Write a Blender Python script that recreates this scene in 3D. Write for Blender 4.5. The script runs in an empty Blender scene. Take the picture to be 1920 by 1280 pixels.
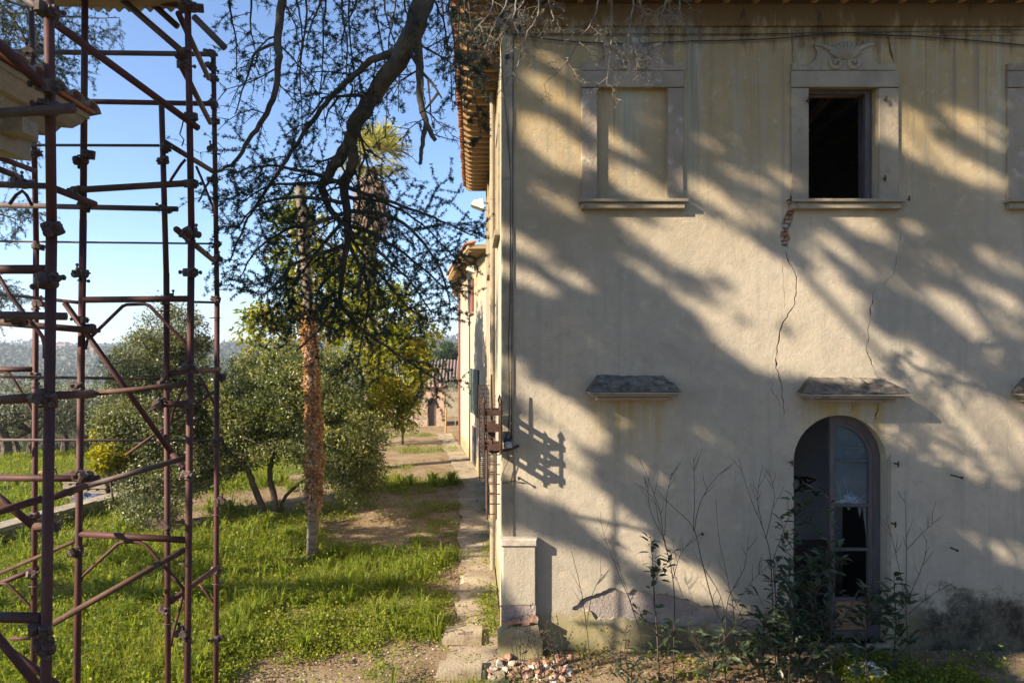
import bpy, bmesh, math, random
import numpy as np
from mathutils import Vector, Matrix

random.seed(7)
RNG = np.random.default_rng(7)
SC = bpy.context.scene
COL = SC.collection

# ------------------------------------------------------------------ camera, sky, sun, exposure
F, CX, CY, H = 1280.0, 888.0, 655.0, 4.2          # focal length in px of a 1920 wide frame, principal point, eye height
cam_data = bpy.data.cameras.new('camera')
cam_data.sensor_width = 36.0
cam_data.lens = F / 1920 * 36
cam_data.shift_x = (960 - CX) / 1920
cam_data.shift_y = (CY - 640) / 1920
cam_data.clip_start = 0.05
cam_data.clip_end = 12000
cam = bpy.data.objects.new('camera', cam_data)
cam.location = (0, 0, H)
cam.rotation_euler = (math.radians(90), 0, 0)
COL.objects.link(cam)
SC.camera = cam

SUN = Vector((1.8, 1.0, -1.1))                     # direction the light travels
sd = SUN.normalized()
elev = math.asin(-sd.z)
azim = math.atan2(-sd.x, -sd.y)
world = bpy.data.worlds.new('World')
SC.world = world
world.use_nodes = True
wn = world.node_tree.nodes
wl = world.node_tree.links
sky = wn.new('ShaderNodeTexSky')
sky.sky_type = 'NISHITA'
sky.sun_disc = False
sky.sun_elevation = elev
sky.sun_rotation = azim % (2 * math.pi)
sky.altitude = 1200
sky.air_density = 1.0
sky.dust_density = 0.0
sky.ozone_density = 4.6
bgn = wn.get('Background') or wn.new('ShaderNodeBackground')
bgn.inputs['Strength'].default_value = 0.09
wl.new(sky.outputs['Color'], bgn.inputs['Color'])
sun_data = bpy.data.lights.new('sun', 'SUN')
sun_data.energy = 5.0
sun_data.angle = math.radians(0.53)
sun_data.color = (1.0, 0.855, 0.66)
sun = bpy.data.objects.new('sun', sun_data)
sun.rotation_euler = sd.to_track_quat('-Z', 'Y').to_euler()
sun.location = (-40, -20, 40)
COL.objects.link(sun)
SC.view_settings.view_transform = 'Standard'
SC.view_settings.look = 'None'
SC.view_settings.gamma = 1.0
SC.view_settings.use_curve_mapping = False
SC.view_settings.exposure = 1.62
SC.cycles.max_bounces = 6
SC.cycles.transparent_max_bounces = 12

HAZE = 0.00038
# ------------------------------------------------------------------ helpers
def P(px, py, Y):
    return Vector(((px - CX) / F * Y, Y, H + (CY - py) / F * Y))

def W(px, py, d=0.0):                              # a point of the front wall's face, d metres in front of it
    Y = 9.5
    return Vector(((px - CX) / F * Y, Y - d, H + (CY - py) / F * Y))

def WX(px): return (px - CX) / F * 9.5
def WZ(py): return H + (CY - py) / F * 9.5

def sstep(a, b, x):
    t = np.clip((np.asarray(x, float) - a) / (b - a), 0, 1)
    return t * t * (3 - 2 * t)

def vnoise(x, y, seed=0):
    x = np.asarray(x, float); y = np.asarray(y, float)
    xi = np.floor(x).astype(np.int64); yi = np.floor(y).astype(np.int64)
    fx = x - xi; fy = y - yi
    fx = fx * fx * (3 - 2 * fx); fy = fy * fy * (3 - 2 * fy)
    def h(a, b):
        n = (a * 374761393 + b * 668265263 + seed * 1274126177) & 0x7fffffff
        n = ((n ^ (n >> 13)) * 1274126177) & 0x7fffffff
        return ((n ^ (n >> 16)) & 0xffff) / 65535.0
    return (h(xi, yi) * (1 - fx) + h(xi + 1, yi) * fx) * (1 - fy) + (h(xi, yi + 1) * (1 - fx) + h(xi + 1, yi + 1) * fx) * fy

def fbm(x, y, seed=0, o=4):
    s = 0; a = 0.5
    for k in range(o):
        s = s + a * vnoise(np.asarray(x) * 2 ** k, np.asarray(y) * 2 ** k, seed + k); a *= 0.5
    return s / (1 - 0.5 ** o)

class MB:
    """collects shapes into one mesh"""
    def __init__(s): s.v = []; s.f = []
    def add(s, verts, faces):
        n = len(s.v); s.v += [tuple(v) for v in verts]; s.f += [tuple(i + n for i in f) for f in faces]; return s
    def box(s, c, size, rot=None, jit=0.0):
        hx, hy, hz = size[0] / 2, size[1] / 2, size[2] / 2
        vs = []
        for x in (-hx, hx):
            for y in (-hy, hy):
                for z in (-hz, hz):
                    v = Vector((x + random.uniform(-jit, jit), y + random.uniform(-jit, jit), z + random.uniform(-jit, jit)))
                    if rot is not None: v = rot @ v
                    vs.append(v + Vector(c))
        return s.add(vs, [(0, 1, 3, 2), (4, 6, 7, 5), (0, 4, 5, 1), (2, 3, 7, 6), (0, 2, 6, 4), (1, 5, 7, 3)])
    def bbox(s, x0, x1, y0, y1, z0, z1, b=0.0):
        """axis box with its four y-direction edges on the y0 (viewer) side bevelled by b"""
        if b <= 0: return s.box(((x0 + x1) / 2, (y0 + y1) / 2, (z0 + z1) / 2), (x1 - x0, y1 - y0, z1 - z0))
        o = [(x0, z0), (x1, z0), (x1, z1), (x0, z1)]; i = [(x0 + b, z0 + b), (x1 - b, z0 + b), (x1 - b, z1 - b), (x0 + b, z1 - b)]
        vs = [(x, y1, z) for x, z in o] + [(x, y0 + b, z) for x, z in o] + [(x, y0, z) for x, z in i]
        fs = [(3, 2, 1, 0), (8, 9, 10, 11)]
        for k in range(4):
            j = (k + 1) % 4
            fs += [(k, j, 4 + j, 4 + k), (4 + k, 4 + j, 8 + j, 8 + k)]
        return s.add(vs, fs)
    def tube(s, pts, r, sides=6, cap=True):
        pts = [Vector(p) for p in pts]
        n = len(pts)
        rs = list(r) if hasattr(r, '__len__') else [r] * n
        base = len(s.v)
        t0 = (pts[1] - pts[0]).normalized()
        u = t0.orthogonal().normalized()
        for i, p in enumerate(pts):
            t = (pts[min(i + 1, n - 1)] - pts[max(i - 1, 0)])
            if t.length < 1e-9: t = t0
            t.normalize()
            u = u - t * u.dot(t)
            if u.length < 1e-6: u = t.orthogonal()
            u.normalize(); w = t.cross(u)
            for k in range(sides):
                a = 2 * math.pi * k / sides
                s.v.append(tuple(p + (u * math.cos(a) + w * math.sin(a)) * rs[i]))
        for i in range(n - 1):
            for k in range(sides):
                k2 = (k + 1) % sides
                s.f.append((base + i * sides + k, base + i * sides + k2, base + (i + 1) * sides + k2, base + (i + 1) * sides + k))
        if cap:
            s.f.append(tuple(base + k for k in range(sides))[::-1])
            s.f.append(tuple(base + (n - 1) * sides + k for k in range(sides)))
        return s
    def prism(s, poly, y0, y1):
        """polygon in (x,z) extruded from y0 (front) to y1"""
        n = len(poly)
        vs = [(x, y0, z) for x, z in poly] + [(x, y1, z) for x, z in poly]
        fs = [tuple(range(n)), tuple(range(2 * n - 1, n - 1, -1))]
        for k in range(n):
            j = (k + 1) % n
            fs.append((k, n + k, n + j, j))
        return s.add(vs, fs)
    def build(s, name, m, parent=None, smooth=False):
        me = bpy.data.meshes.new(name)
        me.from_pydata(s.v, [], s.f); me.update()
        if smooth:
            me.polygons.foreach_set('use_smooth', [True] * len(me.polygons))
        return link(name, me, m, parent)

def link(name, me, m, parent=None):
    if m is not None and len(me.materials) == 0: me.materials.append(m)
    o = bpy.data.objects.new(name, me); COL.objects.link(o)
    if parent is not None:
        o.parent = parent
        o.matrix_parent_inverse = parent.matrix_basis.inverted()
    return o

def tag(o, label=None, cat=None, group=None, kind=None):
    if label: o['label'] = label
    if cat: o['category'] = cat
    if group: o['group'] = group
    if kind: o['kind'] = kind
    return o

def thing(name, label, cat, loc=(0, 0, 0), group=None, rz=0.0):
    o = bpy.data.objects.new(name, None); COL.objects.link(o)
    o.location = loc; o.rotation_euler = (0, 0, rz)
    o.matrix_basis = Matrix.Translation(Vector(loc)) @ Matrix.Rotation(rz, 4, 'Z')
    return tag(o, label, cat, group)

def child(o, parent):
    """parent o (whose coordinates are world) to a thing standing elsewhere"""
    o.parent = parent; o.matrix_parent_inverse = parent.matrix_basis.inverted(); return o

def copy_tree(o, parent=None):
    c = o.copy(); COL.objects.link(c)
    if parent is not None: c.parent = parent
    for ch in list(o.children): copy_tree(ch, c)
    return c

def np_mesh(name, verts, quads, tint=None, smooth=False):
    me = bpy.data.meshes.new(name)
    k = quads.shape[1]
    me.vertices.add(len(verts)); me.vertices.foreach_set('co', np.ascontiguousarray(verts, np.float32).ravel())
    me.loops.add(quads.size); me.loops.foreach_set('vertex_index', np.ascontiguousarray(quads, np.int32).ravel())
    me.polygons.add(len(quads)); me.polygons.foreach_set('loop_start', np.arange(0, quads.size, k, dtype=np.int32))
    me.update(calc_edges=True)
    if tint is not None:
        a = me.attributes.new('tint', 'FLOAT', 'POINT'); a.data.foreach_set('value', np.ascontiguousarray(tint, np.float32))
    if smooth: me.polygons.foreach_set('use_smooth', [True] * len(me.polygons))
    return me

def unit(a): return a / (np.linalg.norm(a, axis=1, keepdims=True) + 1e-9)

def leaf_geo(c, L, Wd, up=0.5, droop=0.0, out=None, rng=RNG, tint=None):
    """diamond leaves: base points c, length L and width Wd; returns verts, quads, tint"""
    n = len(c)
    u = unit(rng.normal(size=(n, 3)) + (0 if out is None else out))
    u[:, 2] -= droop; u = unit(u)
    nn = rng.normal(size=(n, 3)); nn[:, 2] += up * 3
    w = unit(np.cross(nn, u)); nrm = np.cross(u, w)
    l = (L * rng.uniform(0.65, 1.2, n))[:, None]; wd = (Wd * rng.uniform(0.7, 1.2, n))[:, None]
    v = np.empty((n, 4, 3))
    v[:, 0] = c
    v[:, 1] = c + u * l * 0.45 + w * wd * 0.5 + nrm * wd * 0.18
    v[:, 2] = c + u * l - nrm * l * 0.08
    v[:, 3] = c + u * l * 0.45 - w * wd * 0.5 + nrm * wd * 0.18
    q = np.arange(n * 4).reshape(n, 4)
    if tint is None: tint = rng.uniform(0, 1, n)
    return v.reshape(-1, 3), q, np.repeat(tint, 4)

def merge(geos):
    vs, qs, ts = [], [], []; o = 0
    for v, q, t in geos:
        vs.append(v); qs.append(q + o); ts.append(t); o += len(v)
    return np.concatenate(vs), np.concatenate(qs), np.concatenate(ts)

def clumps(centers, radii, per, rng=RNG, flat=0.8, shell=0.35):
    """points spread through clumps (n*per), with outward direction"""
    c = np.repeat(np.asarray(centers, float), per, 0); r = np.repeat(np.asarray(radii, float), per)
    d = unit(rng.normal(size=c.shape)); d[:, 2] *= flat
    rad = r * (shell + (1 - shell) * rng.uniform(0, 1, len(r)) ** 0.5)
    return c + d * rad[:, None], d

# ------------------------------------------------------------------ materials
def nodes_of(name):
    m = bpy.data.materials.new(name); m.use_nodes = True
    nt = m.node_tree; nt.nodes.clear()
    out = nt.nodes.new('ShaderNodeOutputMaterial')
    return m, nt, out

class NT:
    def __init__(s, nt): s.nt = nt
    def n(s, t, **kw):
        nd = s.nt.nodes.new(t)
        for k, v in kw.items(): setattr(nd, k, v)
        return nd
    def l(s, a, b): s.nt.links.new(a, b)
    def val(s, sock, v):
        if hasattr(v, 'is_output'): s.l(v, sock)
        else: sock.default_value = v
    def math(s, op, a, b=0.0, c=None, clamp=False):
        nd = s.n('ShaderNodeMath', operation=op, use_clamp=clamp)
        s.val(nd.inputs[0], a); s.val(nd.inputs[1], b)
        if c is not None: s.val(nd.inputs[2], c)
        return nd.outputs[0]
    def map(s, x, a, b, c=0.0, d=1.0):
        nd = s.n('ShaderNodeMapRange', interpolation_type='SMOOTHSTEP')
        s.val(nd.inputs[0], x)
        for i, v in zip((1, 2, 3, 4), (a, b, c, d)): s.val(nd.inputs[i], v)
        return nd.outputs[0]
    def noise(s, vec, scale, detail=4, rough=0.55, dist=0.0):
        nd = s.n('ShaderNodeTexNoise'); 
        if vec is not None: s.l(vec, nd.inputs['Vector'])
        nd.inputs['Scale'].default_value = scale; nd.inputs['Detail'].default_value = detail
        nd.inputs['Roughness'].default_value = rough; nd.inputs['Distortion'].default_value = dist
        return nd.outputs['Fac']
    def scale(s, vec, sc):
        nd = s.n('ShaderNodeVectorMath', operation='MULTIPLY'); s.l(vec, nd.inputs[0]); nd.inputs[1].default_value = sc
        return nd.outputs[0]
    def mix(s, f, a, b, mode='MIX'):
        nd = s.n('ShaderNodeMix', data_type='RGBA', blend_type=mode)
        s.val(nd.inputs[0], f)
        for sk, v in ((nd.inputs[6], a), (nd.inputs[7], b)):
            if hasattr(v, 'is_output'): s.l(v, sk)
            else: sk.default_value = (*v, 1) if len(v) == 3 else v
        return nd.outputs[2]
    def bump(s, h, strength, dist=0.02):
        nd = s.n('ShaderNodeBump'); s.l(h, nd.inputs['Height']); nd.inputs['Strength'].default_value = strength; nd.inputs['Distance'].default_value = dist
        return nd.outputs[0]

def surf(name, c1, c2, scale=3.0, rough=0.85, bump=0.3, c3=None, s3=12.0, metal=0.0, spec=0.3, stretch=(1, 1, 1), bscale=None, bdist=0.02, t3=(0.55, 0.7)):
    m, nt, out = nodes_of(name); N = NT(nt)
    tc = N.n('ShaderNodeTexCoord'); v = N.scale(tc.outputs['Object'], stretch)
    a = N.noise(v, scale, 5)
    col = N.mix(N.map(a, 0.32, 0.68), c1, c2)
    if c3 is not None:
        col = N.mix(N.map(N.noise(v, s3, 5, 0.65), *t3), col, c3)
    b = N.n('ShaderNodeBsdfPrincipled')
    N.l(col, b.inputs['Base Color']); b.inputs['Roughness'].default_value = rough; b.inputs['Metallic'].default_value = metal
    b.inputs['Specular IOR Level'].default_value = spec
    if bump > 0:
        h = N.noise(v, bscale or scale * 8, 6, 0.65)
        N.l(N.bump(h, bump, bdist), b.inputs['Normal'])
    N.l(b.outputs[0], out.inputs[0])
    return m

def leafmat(name, cols, trans=0.35, rough=0.5, spec=0.3):
    """leaf colours picked by the mesh's per-leaf 'tint' value"""
    m, nt, out = nodes_of(name); N = NT(nt)
    at = N.n('ShaderNodeAttribute', attribute_name='tint')
    r = N.n('ShaderNodeValToRGB')
    el = r.color_ramp.elements
    while len(el) > 1: el.remove(el[-1])
    for i, (p, c) in enumerate(cols):
        e = el[0] if i == 0 else el.new(p)
        e.position = p; e.color = (*c, 1)
    N.l(at.outputs['Fac'], r.inputs[0])
    d = N.n('ShaderNodeBsdfPrincipled'); N.l(r.outputs[0], d.inputs['Base Color']); d.inputs['Roughness'].default_value = rough
    d.inputs['Specular IOR Level'].default_value = spec
    t = N.n('ShaderNodeBsdfTranslucent')
    tcol = N.mix(1.0, r.outputs[0], (1.5, 1.5, 0.6), 'MULTIPLY'); N.l(tcol, t.inputs[0])
    mx = N.n('ShaderNodeMixShader'); mx.inputs[0].default_value = trans
    N.l(d.outputs[0], mx.inputs[1]); N.l(t.outputs[0], mx.inputs[2]); N.l(mx.outputs[0], out.inputs[0])
    return m

def plaster(name, front=True):
    m, nt, out = nodes_of(name); N = NT(nt)
    g = N.n('ShaderNodeNewGeometry'); pos = g.outputs['Position']
    sx = N.n('ShaderNodeSeparateXYZ'); N.l(pos, sx.inputs[0]); X, Z = sx.outputs['X'], sx.outputs['Z']
    big = N.noise(pos, 0.55, 5, 0.6)
    med = N.noise(pos, 2.3, 6, 0.65)
    fine = N.noise(pos, 17.0, 5, 0.7)
    ochre = N.mix(N.map(big, 0.35, 0.65), (0.385, 0.28, 0.135), (0.30, 0.225, 0.115))
    grey = N.mix(N.map(big, 0.3, 0.7), (0.42, 0.36, 0.275), (0.345, 0.305, 0.245))
    zz = N.math('ADD', Z, N.math('MULTIPLY', N.math('SUBTRACT', big, 0.5), 3.5))
    col = N.mix(N.map(zz, 4.8, 8.0), grey, ochre)
    col = N.mix(N.map(med, 0.5, 0.75, 0, 0.6), col, (0.31, 0.265, 0.195))
    col = N.mix(N.map(med, 0.46, 0.25, 0, 0.6), col, (0.50, 0.405, 0.30))
    col = N.mix(N.map(fine, 0.54, 0.74, 0, 0.5), col, (0.27, 0.235, 0.175))
    mot = N.noise(pos, 6.5, 6, 0.7)
    col = N.mix(N.map(mot, 0.52, 0.7, 0, 0.5), col, (0.28, 0.25, 0.20))
    col = N.mix(N.map(mot, 0.44, 0.3, 0, 0.45), col, (0.50, 0.44, 0.34))
    # pale green water streaks running down from the eaves
    st = N.noise(N.scale(pos, (2.1, 2.1, 0.10)), 1.0, 4, 0.6)
    st2 = N.noise(N.scale(pos, (9.0, 9.0, 0.25)), 1.0, 4, 0.6)
    topm = N.map(Z, 5.6, 8.6)
    col = N.mix(N.math('MULTIPLY', N.map(st, 0.5, 0.66), N.math('MULTIPLY', topm, 0.95)), col, (0.345, 0.36, 0.285))
    col = N.mix(N.math('MULTIPLY', N.map(st2, 0.5, 0.68), N.math('MULTIPLY', topm, 0.9)), col, (0.165, 0.11, 0.045))
    col = N.mix(N.math('MULTIPLY', N.map(st2, 0.5, 0.66), 0.42), col, (0.29, 0.275, 0.215))
    # brown damp under the roof
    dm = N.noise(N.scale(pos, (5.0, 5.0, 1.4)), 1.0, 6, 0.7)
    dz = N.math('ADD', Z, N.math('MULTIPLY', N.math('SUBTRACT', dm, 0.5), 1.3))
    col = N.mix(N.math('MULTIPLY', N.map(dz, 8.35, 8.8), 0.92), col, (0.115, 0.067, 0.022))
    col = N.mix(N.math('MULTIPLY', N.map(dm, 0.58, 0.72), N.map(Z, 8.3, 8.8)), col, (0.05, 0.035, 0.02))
    # moss and mould at the foot
    mm = N.noise(N.scale(pos, (1.6, 1.6, 2.2)), 1.0, 6, 0.7)
    mz = N.math('ADD', Z, N.math('MULTIPLY', N.math('SUBTRACT', mm, 0.5), 1.6))
    col = N.mix(N.math('MULTIPLY', N.map(mz, 0.75, 0.25), 0.7), col, (0.235, 0.20, 0.075))
    if front:
        mz2 = N.math('ADD', mz, N.math('MULTIPLY', N.math('SUBTRACT', fine, 0.5), 0.5))
        mould = N.math('MULTIPLY', N.map(mz2, 0.95, 0.6), N.map(X, 5.6, 6.5))
        mtex = N.noise(N.scale(pos, (3.5, 3.5, 3.0)), 1.0, 7, 0.75)
        mcol = N.mix(N.map(mtex, 0.42, 0.62), (0.020, 0.019, 0.017), (0.085, 0.078, 0.058))
        mcol = N.mix(N.map(mtex, 0.62, 0.72), mcol, (0.17, 0.155, 0.115))
        col = N.mix(N.math('MULTIPLY', mould, N.map(fine, 0.3, 0.55, 0.7, 0.96)), col, mcol)
        mould2 = N.math('MULTIPLY', N.map(mz2, 0.55, 0.2), N.map(N.math('ABSOLUTE', N.math('SUBTRACT', X, 3.2)), 1.3, 0.4))
        col = N.mix(N.math('MULTIPLY', mould2, 0.7), col, (0.07, 0.055, 0.04))
        # yellow run-off below the stone hoods
        for hx in (1182, 1585):
            ax = N.map(N.math('ABSOLUTE', N.math('SUBTRACT', X, WX(hx))), 0.66, 0.42)
            az = N.math('MULTIPLY', N.map(Z, WZ(900), WZ(750)), N.map(Z, WZ(742), WZ(750)))
            k = N.math('MULTIPLY', N.math('MULTIPLY', ax, az), N.map(st2, 0.42, 0.6, 0.1, 0.85))
            col = N.mix(k, col, (0.36, 0.27, 0.10))
    b = N.n('ShaderNodeBsdfPrincipled'); N.l(col, b.inputs['Base Color'])
    b.inputs['Roughness'].default_value = 0.93; b.inputs['Specular IOR Level'].default_value = 0.15
    hsum = N.math('ADD', N.math('MULTIPLY', med, 1.2), N.math('MULTIPLY', N.noise(N.scale(pos, (1, 1, 1.6)), 38.0, 6, 0.75), 0.5))
    hsum = N.math('ADD', hsum, N.math('MULTIPLY', fine, 0.3))
    N.l(N.bump(hsum, 0.6, 0.034), b.inputs['Normal'])
    N.l(b.outputs[0], out.inputs[0])
    return m

M = {}
M['plaster'] = plaster('plaster')
M['plaster_side'] = plaster('plaster_side', False)
M['render'] = surf('bare_render', (0.34, 0.285, 0.255), (0.255, 0.215, 0.195), 3, 0.95, 1.0, (0.22, 0.2, 0.18), 14, bscale=22, bdist=0.03)
M['stone'] = surf('grey_stone', (0.315, 0.26, 0.20), (0.25, 0.215, 0.175), 2.2, 0.9, 0.5, (0.17, 0.145, 0.12), 5, bscale=14)
M['stone_trim'] = surf('trim_stone', (0.30, 0.25, 0.178), (0.225, 0.19, 0.135), 2.2, 0.9, 0.5, (0.19, 0.16, 0.12), 6, bscale=20)
M['flaky_stone'] = surf('flaky_stone', (0.30, 0.245, 0.178), (0.225, 0.184, 0.136), 2.5, 0.92, 0.9, (0.40, 0.345, 0.275), 4.5, bscale=11, bdist=0.022)
M['hood_top'] = surf('lichen_stone', (0.27, 0.235, 0.185), (0.16, 0.135, 0.11), 7, 0.95, 1.0, (0.05, 0.044, 0.038), 9, bscale=50, bdist=0.05, t3=(0.40, 0.74))
M['brick'] = surf('old_brick', (0.28, 0.135, 0.09), (0.36, 0.235, 0.175), 6, 0.92, 0.7, (0.42, 0.36, 0.29), 9, bscale=40)
M['rust'] = surf('rusty_painted_steel', (0.058, 0.022, 0.022), (0.085, 0.030, 0.022), 5, 0.66, 0.35, (0.035, 0.02, 0.024), 16, metal=0.15, spec=0.35, bscale=60, bdist=0.004)
M['rust_brown'] = surf('rusty_brown_steel', (0.095, 0.05, 0.032), (0.06, 0.03, 0.022), 6, 0.75, 0.5, (0.13, 0.085, 0.06), 14, metal=0.1, bscale=60, bdist=0.004)
M['rust_grey'] = surf('greyed_steel', (0.10, 0.075, 0.07), (0.065, 0.045, 0.042), 6, 0.65, 0.4, (0.09, 0.04, 0.025), 9, metal=0.2, bscale=60, bdist=0.004)
M['rust2'] = surf('galvanised_rusty_clamp', (0.05, 0.028, 0.026), (0.10, 0.075, 0.065), 18, 0.6, 0.5, (0.05, 0.022, 0.016), 30, metal=0.3, bscale=80, bdist=0.004)
M['iron'] = surf('wrought_iron', (0.055, 0.030, 0.024), (0.085, 0.045, 0.03), 12, 0.7, 0.4, metal=0.2, bscale=60, bdist=0.004)
M['cable'] = surf('black_cable', (0.02, 0.02, 0.022), (0.035, 0.033, 0.033), 5, 0.6, 0)
M['timber'] = surf('old_timber', (0.40, 0.255, 0.12), (0.30, 0.185, 0.085), 4, 0.85, 0.5, (0.12, 0.075, 0.04), 7, stretch=(1, 1, 4), bscale=30)
M['plank'] = surf('weathered_plank', (0.36, 0.27, 0.16), (0.27, 0.195, 0.115), 3, 0.85, 0.5, stretch=(1, 8, 8), bscale=20)
M['soffit'] = surf('soffit_board', (0.23, 0.15, 0.07), (0.17, 0.11, 0.055), 3, 0.9, 0.3)
M['tile'] = surf('terracotta_tile', (0.42, 0.165, 0.075), (0.30, 0.13, 0.07), 5, 0.9, 0.6, (0.28, 0.20, 0.13), 8, bscale=30)
M['door_wood'] = surf('door_paint', (0.075, 0.066, 0.07), (0.105, 0.088, 0.088), 4, 0.7, 0.4, (0.14, 0.105, 0.09), 9, stretch=(4, 4, 0.6), bscale=25)
M['door_panel'] = surf('door_panel_wood', (0.26, 0.155, 0.09), (0.19, 0.115, 0.07), 4, 0.75, 0.4, stretch=(6, 6, 0.8), bscale=25)
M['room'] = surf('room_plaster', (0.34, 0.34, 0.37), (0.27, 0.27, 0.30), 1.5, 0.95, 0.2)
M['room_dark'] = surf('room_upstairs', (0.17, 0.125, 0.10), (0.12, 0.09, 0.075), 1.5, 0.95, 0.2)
M['room_floor'] = surf('room_floor', (0.10, 0.085, 0.07), (0.07, 0.06, 0.05), 3, 0.9, 0.2)
M['paint_black'] = surf('black_spray_paint', (0.012, 0.012, 0.016), (0.016, 0.016, 0.02), 8, 0.7, 0)
M['white_trim'] = surf('pale_housing', (0.55, 0.53, 0.48), (0.42, 0.4, 0.36), 8, 0.5, 0.1)
M['lens'] = surf('lamp_lens', (0.45, 0.40, 0.30), (0.35, 0.32, 0.26), 8, 0.25, 0)
M['shutter'] = surf('green_shutter', (0.045, 0.06, 0.05), (0.07, 0.085, 0.07), 8, 0.7, 0.2)
M['red_frame'] = surf('red_brown_frame', (0.20, 0.07, 0.045), (0.15, 0.06, 0.04), 8, 0.7, 0.2)
M['bark'] = surf('cedar_bark', (0.095, 0.08, 0.062), (0.05, 0.043, 0.036), 9, 0.95, 1.0, (0.125, 0.115, 0.095), 14, stretch=(1, 1, 0.5), bscale=24, bdist=0.03)
M['bark_dark'] = surf('cedar_twig_bark', (0.05, 0.043, 0.038), (0.035, 0.03, 0.028), 12, 0.95, 0.3)
M['twig'] = surf('pale_twig', (0.22, 0.195, 0.16), (0.12, 0.105, 0.085), 20, 0.9, 0.2)
M['bark2'] = surf('brown_bark', (0.115, 0.088, 0.063), (0.075, 0.058, 0.044), 7, 0.95, 0.8, stretch=(1, 1, 0.4), bscale=20)
M['palm_bark'] = surf('palm_bark', (0.23, 0.18, 0.135), (0.12, 0.095, 0.075), 4, 0.95, 0.8, stretch=(1, 1, 7), bscale=12)
M['dark_stem'] = surf('sapling_stem', (0.045, 0.032, 0.027), (0.07, 0.052, 0.04), 12, 0.8, 0.2)
M['concrete'] = surf('worn_concrete', (0.36, 0.295, 0.205), (0.25, 0.195, 0.13), 1.6, 0.95, 0.9, (0.16, 0.12, 0.075), 3, bscale=25)
M['oldwall'] = surf('garden_wall_stone', (0.33, 0.285, 0.21), (0.24, 0.205, 0.15), 3, 0.95, 0.9, (0.13, 0.125, 0.075), 5, bscale=15)
M['pink_brick'] = surf('pink_masonry', (0.38, 0.285, 0.215), (0.30, 0.215, 0.16), 4, 0.95, 0.6, (0.42, 0.33, 0.26), 6, bscale=14)
M['tile_old'] = surf('weathered_tile', (0.26, 0.19, 0.155), (0.165, 0.12, 0.10), 3, 0.95, 0.6, (0.30, 0.23, 0.19), 5, bscale=12)
M['rubble_white'] = surf('plaster_rubble', (0.47, 0.42, 0.35), (0.33, 0.27, 0.21), 9, 0.95, 0.6)
M['metal_grey'] = surf('galvanised_gate', (0.33, 0.32, 0.31), (0.24, 0.23, 0.22), 8, 0.5, 0.1, metal=0.3)
M['tarp'] = surf('blue_tarp', (0.07, 0.09, 0.16), (0.12, 0.14, 0.21), 6, 0.4, 0.4)
M['sheet_metal'] = surf('corrugated_sheet', (0.30, 0.285, 0.26), (0.21, 0.17, 0.14), 4, 0.55, 0.2, metal=0.4)

M['lf_shrub'] = leafmat('shrub_leaves', [(0, (0.055, 0.078, 0.026)), (0.5, (0.13, 0.155, 0.058)), (0.85, (0.24, 0.25, 0.10)), (1, (0.34, 0.30, 0.08))], 0.35, 0.42, 0.5)
M['lf_grey'] = leafmat('grey_green_leaves', [(0, (0.065, 0.08, 0.038)), (0.6, (0.155, 0.17, 0.09)), (1, (0.28, 0.275, 0.13))], 0.3, 0.45, 0.5)
M['lf_magnolia'] = leafmat('magnolia_leaves', [(0, (0.085, 0.115, 0.014)), (0.45, (0.18, 0.205, 0.022)), (0.8, (0.31, 0.29, 0.035)), (0.93, (0.38, 0.27, 0.03)), (1, (0.26, 0.14, 0.02))], 0.5, 0.4, 0.5)
M['lf_yellow'] = leafmat('yellow_laurel', [(0, (0.16, 0.17, 0.01)), (1, (0.36, 0.31, 0.015))], 0.5, 0.45)
M['lf_olive'] = leafmat('olive_leaves', [(0, (0.10, 0.11, 0.07)), (0.6, (0.19, 0.20, 0.14)), (1, (0.29, 0.29, 0.23))], 0.2, 0.5)
M['lf_pine'] = leafmat('pine_needles', [(0, (0.025, 0.05, 0.014)), (1, (0.07, 0.105, 0.03))], 0.15, 0.6)
M['lf_cedar'] = leafmat('cedar_needles', [(0, (0.016, 0.034, 0.027)), (0.7, (0.036, 0.066, 0.046)), (1, (0.075, 0.10, 0.06))], 0.12, 0.6)
M['lf_ivy'] = leafmat('dry_ivy', [(0, (0.17, 0.08, 0.045)), (0.5, (0.35, 0.185, 0.105)), (1, (0.52, 0.35, 0.22))], 0.4, 0.6)
M['lf_palm'] = leafmat('palm_fronds', [(0, (0.18, 0.20, 0.08)), (0.6, (0.38, 0.36, 0.18)), (1, (0.54, 0.47, 0.28))], 0.35, 0.5)
M['lf_deadpalm'] = leafmat('dead_fronds', [(0, (0.15, 0.105, 0.075)), (1, (0.34, 0.25, 0.19))], 0.2, 0.8)
M['lf_grass'] = leafmat('grass_blades', [(0, (0.08, 0.125, 0.014)), (0.5, (0.17, 0.22, 0.02)), (0.78, (0.28, 0.285, 0.045)), (1, (0.44, 0.36, 0.17))], 0.5, 0.55)
M['lf_weed'] = leafmat('weed_leaves', [(0, (0.085, 0.125, 0.016)), (0.6, (0.19, 0.225, 0.025)), (1, (0.36, 0.33, 0.06))], 0.5, 0.55)
M['lf_dry'] = leafmat('fallen_leaves', [(0, (0.11, 0.065, 0.035)), (0.6, (0.23, 0.15, 0.08)), (1, (0.40, 0.32, 0.22))], 0.15, 0.8)
M['lf_hill'] = leafmat('hill_tree_leaves', [(0, (0.030, 0.045, 0.018)), (0.5, (0.075, 0.09, 0.04)), (1, (0.15, 0.155, 0.09))], 0.1, 0.8)

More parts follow.
